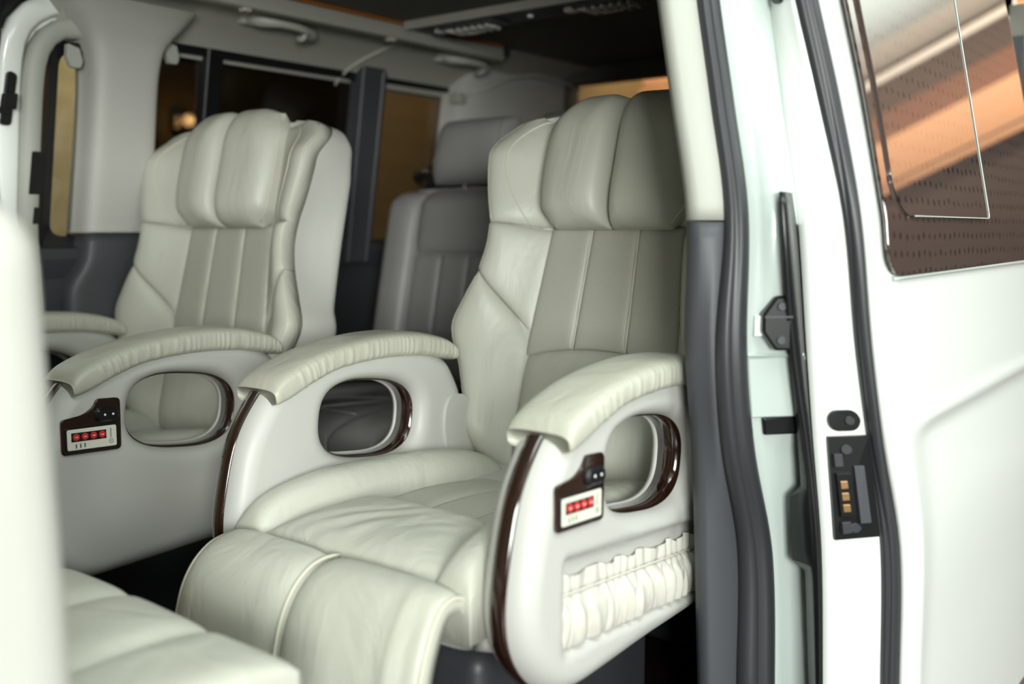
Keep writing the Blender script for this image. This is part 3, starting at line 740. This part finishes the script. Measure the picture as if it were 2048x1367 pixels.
def armrest(parent, y, recess=False, controls=True, pocket=False):
    V, F = armrest_mesh(recess)
    arm = mesh('armrest', V, F, 'cream_plastic', parent); arm.location.y = y
    # dark wood lining and pale bead inside the opening
    def band(name, y0, y1, ins, m):
        V = []
        for yy, q in ((y0, 0), (y0, ins), (y1, ins), (y1, 0)):
            V += [ring_pt(i, RH[i] - q + .001, yy) for i in range(NR)]
        F = [(a * NR + i, a * NR + (i + 1) % NR, (a + 1) * NR + (i + 1) % NR, (a + 1) * NR + i) for a in range(3) for i in range(NR)]
        return mesh(name, V, F, m, arm)
    band('wood_lining', -.020, .022, .004, 'wood'); band('lining_bead', .022, .030, .006, 'cream_plastic')
    # wood strip down the front rim
    path = [i for i in range(NR) if R(157) < ANG[i] < R(247)]
    V = []; sec = [(-.0110, .004), (-.0105, -.0020), (.000, -.0030), (.009, -.0022), (.0160, -.0002), (.0165, .006)]
    for i in path:
        for yy, ins in sec: V.append(ring_pt(i, RO[i] - ins + .0008, yy))
    k_ = len(sec); F = [(a * k_ + j, a * k_ + j + 1, (a + 1) * k_ + j + 1, (a + 1) * k_ + j) for a in range(len(path) - 1) for j in range(k_ - 1)]
    mesh('wood_strip', V, F, 'wood', arm)
    # padded leather top
    TOP = [(.076, .632), (.10, .655), (.16, .678), (.224, .693), (.30, .703), (.37, .706), (.44, .702), (.50, .690), (.535, .675), (.556, .655)]
    BOT = [(.082, .600), (.118, .609), (.17, .631), (.225, .647), (.30, .655), (.37, .656), (.44, .652), (.50, .643), (.535, .637), (.552, .634)]
    tt = [i / 9 for i in range(10)]; tT = list(zip(tt, TOP)); tB = list(zip(tt, BOT)); NS, NK = 200, 36
    def f(i, j):
        t = i / (NS - 1); tx, tz = interp(tT, t); bx, bz = interp(tB, t)
        cx, cz = (tx + bx) / 2, (tz + bz) / 2; hx, hz = (tx - bx) / 2, (tz - bz) / 2
        a = 2 * math.pi * j / NK; c_, s_ = math.cos(a), math.sin(a)
        n1 = .55; yy = .056 * math.copysign(abs(c_) ** n1, c_); q = math.copysign(abs(s_) ** n1, s_)
        e = 1.0
        if t < .035: e = .88 + .12 * math.sin(math.pi / 2 * t / .035)
        if t > .93: e = max(.05, math.cos(math.pi / 2 * (t - .93) / .07) ** .6)
        wv = math.sin(t * 150 + 5 * math.sin(t * 23) - 3.5 * s_ * (t - .5)); wr_ = .0034 * (1 - abs(wv)) * (.68 + .32 * math.sin(t * 31 + 1)) * (1 - .9 * smooth01((s_ + .1) / .9)) * smooth01((t - .10) / .08) * abs(c_) ** .3
        wr_ += .0010 * math.sin(t * 260 + 9 * math.sin(t * 11) - 2 * s_) * abs(c_) * smooth01((t - .06) / .1)
        return (cx + hx * q * e, (yy + math.copysign(wr_, 1) * math.copysign(1, c_)) * (e if t > .5 else .5 + .5 * e), cz + hz * q * e)
    V, F = grid(NS, NK, f, False, True); F.append(tuple(range(NK - 1, -1, -1))); F.append(tuple((NS - 1) * NK + k for k in range(NK)))
    mesh('armrest_pad', V, F, 'cream_leather_creased', arm)
    if controls:
        P0 = lambda h0: (lambda a, b_, h: (a, -.0450 - h0 - h, b_))
        sl = lambda x: -.03 * (x - .11)
        plate('control_plate', [(.054, .501), (.169, .496), (.170, .593), (.124, .596), (.117, .582), (.098, .570), (.055, .565)], P0(0), .005, 'wood', arm, r=[.010, .010, .010, .008, .012, .016, .008], bev=.0015)
        plate('label_frame', [(.060, .506), (.161, .501), (.161, .548), (.060, .550)], P0(.0045), .0025, 'black', arm, r=.004)
        plate('label_plate', [(.063, .509), (.158, .505), (.158, .544), (.063, .547)], P0(.006), .002, 'label', arm, r=.004)
        plate('display_strip', [(.0705, .5245), (.137, .522), (.137, .538), (.0705, .5405)], P0(.0078), .001, 'black', arm, bev=0)
        for k in range(4):
            cx, cz = .0795 + .0165 * k, .5323 - .0006 * k
            plate('red_button', [(cx + .0064 * math.cos(q * math.pi / 8), cz + .0064 * math.sin(q * math.pi / 8)) for q in range(16)], P0(.0086), .0015, 'red', arm, bev=.0006)
            plate('button_mark', [(cx - .0025, cz - .0008), (cx + .0025, cz - .0008), (cx + .0025, cz + .0008), (cx - .0025, cz + .0008)], P0(.0100), .0004, 'label', arm, bev=0)
        for k in range(3):
            cx = .078 + .0082 * k
            plate('indicator_slot', [(cx, .5120), (cx + .0024, .5119), (cx + .0024, .5195), (cx, .5196)], P0(.0078), .0006, 'print', arm, bev=0)
        tube('round_emblem', [(.1465 + .0042 * math.cos(q * math.pi / 12), -.0532, .5152 + .0042 * math.sin(q * math.pi / 12)) for q in range(25)], .0004, 'print', arm, 5)
        tube('emblem_mark', [(.1448, -.0532, .5166), (.1482, -.0532, .5166), (.1448, -.0532, .5138), (.1482, -.0532, .5138)], .0004, 'print', arm, 5)
        for k in range(9): plate('small_print', [(.1450, .5222 + .0019 * k), (.1475, .5222 + .0019 * k), (.1475, .5234 + .0019 * k), (.1450, .5234 + .0019 * k)], P0(.0078), .0004, 'print', arm, bev=0)
        rk = plate('rocker_switch', [(.118, .553), (.164, .551), (.164, .577), (.118, .579)], P0(.0045), .008, 'black', arm, r=.0128, bev=.004)
        for dx in (.134, .150): plate('switch_dot', [(dx + .0022 * math.cos(q * math.pi / 5), .566 - .03 * (dx - .134) + .0022 * math.sin(q * math.pi / 5)) for q in range(10)], P0(.0122), .0006, 'whitedot', arm, bev=0)
    if pocket:
        def f(i, j):
            t = i / 239; k = j / 39; x = lerp(.074, .537, t); zt = .432 - .072 * (x - .09); zb = .322 - .06 * (x - .09)
            ph = t * 84 + 1.8 * math.sin(t * 17 + .4) + .5 * math.sin(k * 5 + t * 31)
            wv = abs(math.sin(ph * .5 + .35 * math.sin(k * 3 + t * 19)))
            low = .0085 * wv ** .7 + .0025 * math.sin(ph * 1.3 + k * 4)
            top = .0055 * abs(math.sin(ph * .72))
            g = smooth01((k - .52) / .22); bul = .010 * math.sin(math.pi * min(1, k / .72)) ** .7
            y = -.032 - lerp(low + bul, top + .002, g)
            y += .004 * math.exp(-((k - .74) / .035) ** 2)
            e = smooth01(k / .08) * smooth01(t / .02) * smooth01((1 - t) / .02)
            y = lerp(-.029, y, e)
            z = lerp(zb, zt, k) + (.004 * math.sin(ph * .5) if j == 39 else 0)
            return (x, y, z)
        V, F = grid(240, 40, f); mesh('gathered_pocket', V, F, 'fabric', arm)
        def elastic(i): x = lerp(.080, .53, i / 60); return (x, -.0365, lerp(.322 - .06 * (x - .09), .432 - .072 * (x - .09), .75))
        tube('pocket_elastic', [elastic(i) for i in range(61)], .0022, 'fabric', arm, 6)
    return arm

REC = R(14.2)
HW = [(-.03, .247), (.03, .252), (.10, .265), (.20, .300), (.285, .340), (.35, .318), (.41, .292), (.47, .278), (.52, .281), (.58, .297), (.65, .310), (.70, .309), (.735, .294), (.758, .262), (.768, .19)]
def hw(v): return interp(HW, v)
def make_backrest(parent):
    def P(u, v, w_): return (v * math.sin(REC) - w_ * math.cos(REC), u, v * math.cos(REC) + w_ * math.sin(REC))
    def th(v): return lerp(.055, .165, smooth01((v - .235) / .05))
    N1, N2 = 60, 72
    cu = [(0.0, .172), (.26, .182), (.40, .168), (.52, .160), (.80, .162)]
    uc = lambda v: interp(cu, v)
    def edge(v): return .077 * smooth01((v + .03) / .12) * (1 - .75 * smooth01((v - .66) / .10))
    def f(i, j):
        t = i / (N1 - 1); v = -.03 + .798 * (1 - (1 - t) ** 1.25 if t < 1 else 1)
        a = 2 * math.pi * j / N2; c_, s_ = math.cos(a), math.sin(a); ex = .32
        h = hw(v); wb = lerp(-.035, -.090, smooth01((v - .235) / .04)) * (1 - .25 * smooth01((v - .70) / .07))
        ww = math.copysign(abs(s_) ** ex, s_); hb = lerp(h, max(h, .322), smooth01((v - .25) / .04) * smooth01((.70 - v) / .07))
        h = lerp(h - .002, hb, smooth01((.25 - ww) / 1.25)); u = h * math.copysign(abs(c_) ** (.32 if s_ < 0 else .16), c_)
        wf = -.006 + edge(v) * smooth01((abs(u) - uc(v)) / max(.02, hw(v) - uc(v)))
        return P(u, v, lerp(wb, wf, (ww + 1) / 2))
    V, F = grid(N1, N2, f, False, True); F.append(tuple(range(N2 - 1, -1, -1))); F.append(tuple((N1 - 1) * N2 + k for k in range(N2)))
    back = mesh('backrest', V, F, 'cream_leather_side', parent)
    dip = lambda u, v: .0 + .0 * u
    # lumbar cushion with arched top
    def mp(s, t):
        v = lerp(-.005, .268 - .022 * s * s, (t + 1) / 2); return (s * (uc(v) - .004), v)
    pad('lumbar_cushion', mp, P, lambda u, v: .0, lambda s, t: .052 - .012 * t + .0012 * math.sin(16 * s + 3 * s * t) * smooth01((t - .1) / .8), 'cream_leather', back, 61, 41, (4, 4), .03)
    # three perforated strips
    def strip(a0, a1, b0, b1):
        def mp(s, t):
            k = (t + 1) / 2
            l_, r_ = lerp(a0, a1, k), lerp(b0, b1, k); u = lerp(l_, r_, (s + 1) / 2)
            vb = .266 - .024 * (u / .18) ** 2; return (u, lerp(vb, .520, k))
        return pad('perforated_strip', mp, P, lambda u, v: .006, lambda s, t: .010, 'cream_perforated', back, 17, 31, (8, 12), .02, True)
    strip(-.180, -.158, -.064, -.056); strip(-.062, -.054, .062, .054); strip(.064, .056, .180, .158)
    for s in (-1, 1):
        tube('strip_seam', [P(s * lerp(.063, .055, k / 15), lerp(.264, .518, k / 15), .0095) for k in range(16)], .0018, 'seam', back, 6)
    for s in (-1, 1):
        out = lambda v: hw(v) + .001
        vd = lambda q: lerp(.272, .412, q ** .8)
        bas = lambda u, v: -.008 + edge(v) * smooth01((abs(u) - uc(v)) / max(.02, hw(v) - uc(v)))
        def m_low(a, t):
            q = (a * s + 1) / 2 if s > 0 else (1 - a) / 2
            v = lerp(-.025, vd(q), (t + 1) / 2); return (s * lerp(uc(v) - .009, out(v), q), v)
        def m_mid(a, t):
            q = (a + 1) / 2 if s > 0 else (1 - a) / 2
            v = lerp(vd(q), .517, (t + 1) / 2); return (s * lerp(uc(v) - .009, out(v), q), v)
        def m_top(a, t):
            q = (a + 1) / 2 if s > 0 else (1 - a) / 2
            v = lerp(.517, .764 - .012 * (1 - q), (t + 1) / 2); return (s * lerp(uc(v) - .03, out(v), q), v)
        # puff peaks towards the outside so the bolster hugs forward
        def pf(amp): return lambda a, t: amp * (1.0 - .30 * a * s)
        _, f1 = pad('side_bolster', m_low, P, bas, pf(.030), 'cream_leather', back, 25, 31, (3.0, 9), .03)
        _, f2 = pad('side_bolster', m_mid, P, bas, pf(.028), 'cream_leather', back, 25, 25, (3.0, 9), .03)
        _, f3 = pad('head_wing', m_top, P, bas, pf(.028), 'cream_leather', back, 25, 31, (3.0, 6), .03)
        sg = lambda a: a * s
        tube('wing_seam', [f3(sg(a), b_) + Vector((-.0006, 0, 0)) for a, b_ in [tuple(p)[:2] for p in curve_pts([(-.12, .97, 0), (.1, .9, 0), (.34, .62, 0), (.44, .2, 0), (.40, -.2, 0), (.18, -.65, 0), (-.05, -.985, 0)], 40)]], .0016, 'seam', back, 6)
        for a in (.93, .972):
            tube('stitching', [f3(sg(a), -1 + 1.9 * k / 29) for k in range(30)], .0010, 'seam', back, 5)
            tube('stitching', [f2(sg(a), -1 + 2 * k / 19) for k in range(20)], .0010, 'seam', back, 5)
            tube('stitching', [f1(sg(a), -.9 + 1.9 * k / 29) for k in range(30)], .0010, 'seam', back, 5)
    # two head pillows
    for s in (-1, 1):
        def mp(a, t):
            k = (t + 1) / 2; v = lerp(.512, .798, k)
            rnd = .030 * (1 - (1 - abs(t) ** 5.0)) 
            outer = .166 + .014 * math.sin(math.pi * min(1, k * 1.05)) - .020 * smooth01((k - .70) / .30) ** 2 - .026 * smooth01((.16 - k) / .16)
            q = (a + 1) / 2 if s > 0 else (1 - a) / 2
            top = -.012 * smooth01((q - .6) / .4) * smooth01((k - .6) / .4) - .008 * smooth01((.25 - q) / .25) * smooth01((k - .7) / .3)
            return (s * lerp(.002, outer, q), v + top)
        _, fp = pad('head_pillow', mp, P, lambda u, v: .022 - .012 * smooth01((v - .70) / .1), lambda a, t: .066 - .006 * t - .012 * a * s, 'cream_leather', back, 37, 41, (3.8, 5.0), .06, bulge_back=True)
        tube('pillow_piping', [fp(.955 * s, -.93 + 1.86 * k / 29) for k in range(30)], .0016, 'seam', back, 6)
    return back

def make_seat(name, label, pocket, yaw=0.0):
    root = empty(name, (0, 0, 0))
    tag(root, label, 'seat', 'reclining leather seats')
    armrest(root, -.302, recess=pocket, controls=True, pocket=pocket)
    armrest(root, .303, False, False)
    b_ = make_backrest(root); b_.location = (.630, 0, .400)
    # ---- cushion
    P = lambda u, v, w_: (v, u, w_)          # u across, v to the rear, w up
    def base(i, j):
        t = i / 25; a = 2 * math.pi * j / 40; c_, s_ = math.cos(a), math.sin(a)
        x = lerp(.005, .60, t); e = 1 - .35 * (1 - smooth01(t / .12))
        zt, zb = .418, .275 + .04 * smooth01((.15 - x) / .15)
        return (x, .255 * math.copysign(abs(c_) ** .22, c_), (zt + zb) / 2 + (zt - zb) / 2 * math.copysign(abs(s_) ** .3, s_) * (.80 + .20 * smooth01(t / .10) ** .5))
    V, F = grid(26, 40, base, False, True); F.append(tuple(range(39, -1, -1))); F.append(tuple(25 * 40 + k for k in range(40)))
    cu = mesh('seat_cushion', V, F, 'cream_leather_side', root)
    ui = lambda v: interp([(-.02, .190), (.10, .172), (.2, .155), (.56, .150)], v)
    for s in (-1, 1):
        def mp(a, t):
            q = (a + 1) / 2 if s > 0 else (1 - a) / 2
            v = lerp(-.012, .585, (t + 1) / 2); return (s * lerp(ui(v), .258, q), v)
        pad('seat_bolster', mp, P, lambda u, v: .405 + .018 * smooth01(v / .2) - .02 * smooth01((v - .3) / .3), lambda a, t: .056 + .008 * (1 - t), 'cream_leather', cu, 25, 45, (2.6, 7), .06)
    def mp(s, t): v = lerp(-.006, .205 + .02 * s * s, (t + 1) / 2); return (s * (ui(v) - .003), v)
    pad('thigh_pad', mp, P, lambda u, v: .412, lambda s, t: .046 + .008 * t + .0011 * math.sin(13 * s + 6 * t + 2.4 * math.sin(3 * s + 2 * t)) * (1 - .5 * t) + .0008 * math.sin(23 * s + 9 * t + 2 * math.sin(5 * t)) * math.sin(4 * s + 1), 'cream_leather', cu, 81, 41, (4, 3.2), .04)
    for a0, b0 in ((-.150, -.052), (-.050, .050), (.052, .150)):
        def mp(s, t): u = lerp(a0, b0, (s + 1) / 2); return (u, lerp(.208 + .02 * (u / .15) ** 2, .56, (t + 1) / 2))
        pad('perforated_strip', mp, P, lambda u, v: .418 - .02 * smooth01((v - .3) / .3), lambda s, t: .014, 'cream_perforated', cu, 13, 21, (8, 8), .03, True)
    tube('front_seam', [(-.002, .258 * (1 - 2 * k / 23), .4135 + .001 * math.sin(k)) for k in range(24)], .0022, 'seam', cu, 6)
    # ---- leg rest: two leather panels curving over the front, with piping
    PR = [(0, (.004, .404)), (.03, (-.008, .411)), (.10, (-.037, .414)), (.20, (-.068, .406)), (.30, (-.096, .382)), (.42, (-.118, .340)), (.6, (-.132, .27)), (1.0, (-.138, .10))]
    def legP(u, v, w_):
        x, z = interp(PR, v); e = 1e-3; x2, z2 = interp(PR, min(1, v + e)); x1, z1 = interp(PR, max(0, v - e))
        t = Vector((x2 - x1, z2 - z1)).normalized(); nn = Vector((t.y, -t.x))
        k = smooth01(v / .4); sk = (.022 - .16 * (u - 0) * 1.0) * 1.0
        fold = -.004 * math.sin((u + .23) * 150) * math.exp(-((u + .205) / .03) ** 2) * k
        return (x + nn.x * (w_ + fold) - k * .26 * (u - .0) * (.45 if u < 0 else .16) , u + .0 * v, z + nn.y * (w_ + fold))
    for s in (-1, 1):
        def mp(a, t): q = (a + 1) / 2; return (lerp(-.246, -.001, q) if s < 0 else lerp(.001, .235, q), (t + 1) / 2)
        lg, fl_ = pad('leg_rest_panel', mp, legP, lambda u, v: -.006, lambda a, t: .020 * smooth01((t + 1) / .16), 'cream_leather', cu, 25, 60, (5, 24), .016)
        tube('edge_piping', [fl_(s * .985, -.97 + 1.9 * k / 39) for k in range(40)], .0035, 'seam', cu, 7)
    tube('leg_rest_seam', [legP(0, .035 + .965 * k / 30, .008) for k in range(31)], .0028, 'seam', cu, 7)
    # recliner side flap
    for s in (1,):
        def mp(a, t):
            r_ = math.sqrt(max(0, 1 - t * t)); return (a * (.006 + .045 * (max(1e-3, 1 - abs(t) ** 2.4)) ** .5), .090 * t)
        fo, ff = pad('recliner_flap', mp, lambda u, v, w_: (.560 + u - .15 * v, s * .262 + w_ * s, .475 + v), lambda u, v: 0, lambda a, t: .014, 'cream_leather_side', cu, 17, 25, (4, 4), .010)
        tube('flap_piping', [ff(-.97, -.96 + 1.92 * k / 29) for k in range(30)], .003, 'seam', cu, 6)
    # ---- dark pedestal under the cushion
    pd = rbox('pedestal', .07, .56, -.205, .205, 0.0, .285, .03, 'dark_plastic', root, 4)
    return root
near = make_seat('reclining_seat', 'nearest cream leather reclining seat with gathered side pocket, beside the door pillar', True)
near.location = (1.0, 1.107, 0)
far = make_seat('reclining_seat', 'cream leather reclining seat by the far windows, across the aisle', False)
far.location = (.835, 2.067, 0)
for ch in far.children:
    if ch.name.startswith('backrest'): ch.location.x -= .055; ch.location.y -= .022; ch.rotation_euler.y = R(-2.5)

# ---- foreground rear-facing seat at the left edge
fg = empty('jump_seat', (.43, 1.13, 0)); tag(fg, 'blurred pale cream seat facing backwards in the left foreground', 'seat')
def fgb(i, j):
    t = i / 31; z = lerp(.36, .945, t); a = 2 * math.pi * j / 40; c_, s_ = math.cos(a), math.sin(a)
    e = (1 - smooth01((t - .86) / .14) * .0); k = max(0, (z - .875) / .07); q = math.sqrt(max(0.0, 1 - min(1, k) ** 2)) if k > 0 else 1
    hx, hy = .115 * (.35 + .65 * q), .34 - .07 * (1 - q)
    return (-.100 - .03 * (z - .4) + hx * math.copysign(abs(c_) ** .45, c_), hy * math.copysign(abs(s_) ** .3, s_), z)
V, F = grid(32, 40, fgb, False, True); F.append(tuple(range(39, -1, -1))); F.append(tuple(31 * 40 + k for k in range(40)))
fb = mesh('backrest', V, F, 'cream_leather_side', fg)
def fgc(name, y0, y1):
    P = lambda u, v, w_: (v, u, w_)
    mp = lambda s, t: (lerp(y0, y1, (s + 1) / 2), lerp(-.05, .290, (t + 1) / 2))
    return pad(name, mp, P, lambda u, v: .403 + .004 * math.sin(u * 9), lambda s, t: .03, 'cream_leather', fg, 21, 25, (5, 3.4), .09)
fgc('cushion_section', -.255, -.09); fgc('cushion_section', -.088, .088); fgc('cushion_section', .09, .26)
rbox('seat_base', -.12, .235, -.23, .23, .03, .33, .03, 'dark_plastic', fg)
rbox('base_foot', -.10, .20, -.20, .20, 0, .04, .01, 'dark_plastic', fg)

# ---- grey rear bench
bench = empty('bench_seat', (2.18, 1.57, 0)); tag(bench, 'dark grey leather rear bench behind the two cream seats', 'bench seat')
BR = R(12)
def BP(u, v, w_): return (v * math.sin(BR) - w_ * math.cos(BR), u, .465 + v * math.cos(BR) + w_ * math.sin(BR))
def bblock(i, j):
    t = i / 23; v = lerp(-.02, .585, t); a = 2 * math.pi * j / 48; c_, s_ = math.cos(a), math.sin(a)
    k = max(0, (v - .50) / .085); q = math.sqrt(max(0, 1 - k * k)) if k else 1
    hy = .735 - .08 * (1 - q) - .04 * (1 - t) ** 2 * 0
    return BP(hy * math.copysign(abs(c_) ** .15, c_), v, -.07 + .065 * (.4 + .6 * q) * math.copysign(abs(s_) ** .4, s_))
V, F = grid(24, 48, bblock, False, True); F.append(tuple(range(47, -1, -1))); F.append(tuple(23 * 48 + k for k in range(48)))
bb = mesh('bench_back', V, F, 'grey_leather', bench)
def bpad(name, u0, u1, v0, v1, amp, base=-.008, en=(5, 5)):
    mp = lambda s, t: (lerp(u0, u1, (s + 1) / 2), lerp(v0, v1, (t + 1) / 2))
    return pad(name, mp, BP, lambda u, v: base - .05 * smooth01((v - .52) / .08) - .06 * smooth01((abs(u) - .68) / .06), lambda s, t: amp, 'grey_leather', bb, 15, 21, en, .03)
for c in (.37, -.27):
    w0 = .36 if c > 0 else .46
    uo = c + .36; ui_ = c - .36 if c > 0 else c - .36
    bpad('side_bolster', c + .215, c + .36, -.01, .58, .045, en=(3, 8)); bpad('side_bolster', c - .25, c - .115, -.01, .58, .03, en=(3, 8))
    bpad('upper_panel', c - .113, c + .213, .375, .585, .03, en=(8, 3.5))
    for k in range(3): bpad('back_strip', c - .113 + .1087 * k, c - .113 + .1087 * (k + 1), .13, .373, .016, en=(6, 10))
    bpad('lumbar_cushion', c - .113, c + .213, -.01, .128, .04)
    for u_ in (c + .105, c - .004): tube('strip_seam', [BP(u_, .14 + .23 * k / 9, -.002) for k in range(10)], .002, 'grey_seam', bb, 6)
    tube('bolster_seam', [BP(c + .214, .0 + .56 * k / 19, -.003 - .05 * smooth01((.56 * k / 19 - .52) / .08)) for k in range(20)], .003, 'grey_seam', bb, 6)
def bench_headrest(c):
    mp = lambda s, t: (c + s * (.150 - .012 * t), .690 + .098 * t)
    o, fh = pad('headrest', mp, BP, lambda u, v: -.03, lambda s, t: .075, 'grey_leather', bench, 27, 23, (5, 3.2), .075, bulge_back=True)
    tube('headrest_seam', [fh(-.80, -.93 + 1.86 * k / 19) for k in range(20)], .0018, 'grey_seam', o, 6)
    for s in (-.06, .06): tube('headrest_post', [BP(c + s, .55, -.05), BP(c + s, .68, -.05)], .006, 'steel', o, 8)
bench_headrest(.405); bench_headrest(.03); bench_headrest(-.42)
def bcush(name, y0, y1, amp=.05):
    P = lambda u, v, w_: (v, u, w_)
    mp = lambda s, t: (lerp(y0, y1, (s + 1) / 2), lerp(-.58 if y0 > -.1 else -.36, .06, (t + 1) / 2))
    return pad(name, mp, P, lambda u, v: .385 - .03 * v, lambda s, t: amp, 'grey_leather', bench, 21, 21, (5, 4), .10)
for y0, y1 in ((.585, .73), (.258, .583), (.10, .256), (-.03, .098), (-.385, -.032), (-.73, -.387)):
    bcush('bench_cushion', y0, y1, .06 if y1 - y0 < .2 else .045)
for c in (.37, -.27):
    tube('cushion_seam', curve_pts([(-.36, c + .19, .44), (-.30, c + .12, .444), (-.24, c - .05, .446), (-.30, c - .1, .44)], 24), .002, 'grey_seam', bench, 6)
tube('cushion_seam', [(-.47, .27 + .30 * k / 11, .446) for k in range(12)], .0022, 'grey_seam', bench, 6)
tube('cushion_seam', curve_pts([(-.47, .42, .447), (-.40, .38, .450), (-.30, .37, .446), (-.16, .37, .444)], 16), .0022, 'grey_seam', bench, 6)
rbox('bench_frame', -.30, .10, -.70, .70, 0, .33, .02, 'dark_plastic', bench)

# black cloth bundle behind the bench headrest, and a belt buckle by the wall
def blob(i, j):
    a = math.pi * i / 15; b_ = 2 * math.pi * j / 24
    r_ = 1 + .16 * math.sin(3 * b_ + 2 * a) + .10 * math.sin(5 * a + b_)
    return (.045 * r_ * math.sin(a) * math.cos(b_), .085 * r_ * math.sin(a) * math.sin(b_), .045 * r_ * math.cos(a))
V, F = grid(16, 24, blob, False, True); cb = mesh('cloth_bundle', V, F, 'black'); cb.location = (2.43, 2.22, 1.06)
tag(cb, 'small black cloth bundle on the grey bench top beside its headrest', 'cloth')
bk = rbox('belt_buckle', 2.04, 2.075, 2.345, 2.385, .60, .72, .01, 'black'); tag(bk, 'black seat belt buckle on its stalk near the far wall', 'buckle')
rbox('belt_stalk', 2.05, 2.068, 2.355, 2.375, 0.0, .61, .006, 'black', bk); rbox('buckle_button', 2.032, 2.042, 2.35, 2.38, .67, .70, .003, 'slate_plastic', bk)

# ---- things outside seen through the glass
lp_ = empty('wall_lamp', (3.62, 5.37, 1.55)); tag(lp_, 'small warm wall lamp glowing beyond the dark side window', 'lamp')
rbox('back_plate', -.05, .05, .0, .03, -.08, .08, .01, 'steel', lp_)
em = bpy.data.materials.new('lamp_glow'); em.use_nodes = True
b = em.node_tree.nodes['Principled BSDF']; b.inputs['Emission Color'].default_value = (1, .55, .22, 1); b.inputs['Emission Strength'].default_value = 60
def sph(r_, n_=12): return grid(n_, 2 * n_, lambda i, j: (r_ * math.sin(math.pi * i / (n_ - 1)) * math.cos(math.pi * j / n_), -.07 + r_ * math.sin(math.pi * i / (n_ - 1)) * math.sin(math.pi * j / n_), r_ * math.cos(math.pi * i / (n_ - 1))), False, True)
V, F = sph(.035); mesh('bulb', V, F, em, lp_)
tube('lamp_arm', [(0, .01, -.02), (0, -.03, -.05), (0, -.07, -.035)], .008, 'steel', lp_)
pl = bpy.data.lights.new('lamp_light', 'POINT'); pl.energy = 14; pl.color = (1, .6, .28); pl.shadow_soft_size = .04
po = bpy.data.objects.new('lamp_light', pl); COL.objects.link(po); po.parent = lp_; po.location = (0, -.16, 0)
pe = empty('pendant_lamp', (2.42, 4.3, 1.33)); tag(pe, 'white drop shaped pendant hanging beyond the leftmost side window', 'pendant')
V, F = grid(18, 20, lambda i, j: ((.055 * math.sin(math.pi * (i / 17) ** 1.6)) * math.cos(math.pi * j / 10), (.055 * math.sin(math.pi * (i / 17) ** 1.6)) * math.sin(math.pi * j / 10), .30 * (1 - i / 17)), False, True)
mesh('shade', V, F, 'room_white', pe); tube('cord', [(0, 0, .29), (0, 0, 1.92)], .006, 'room_white', pe)
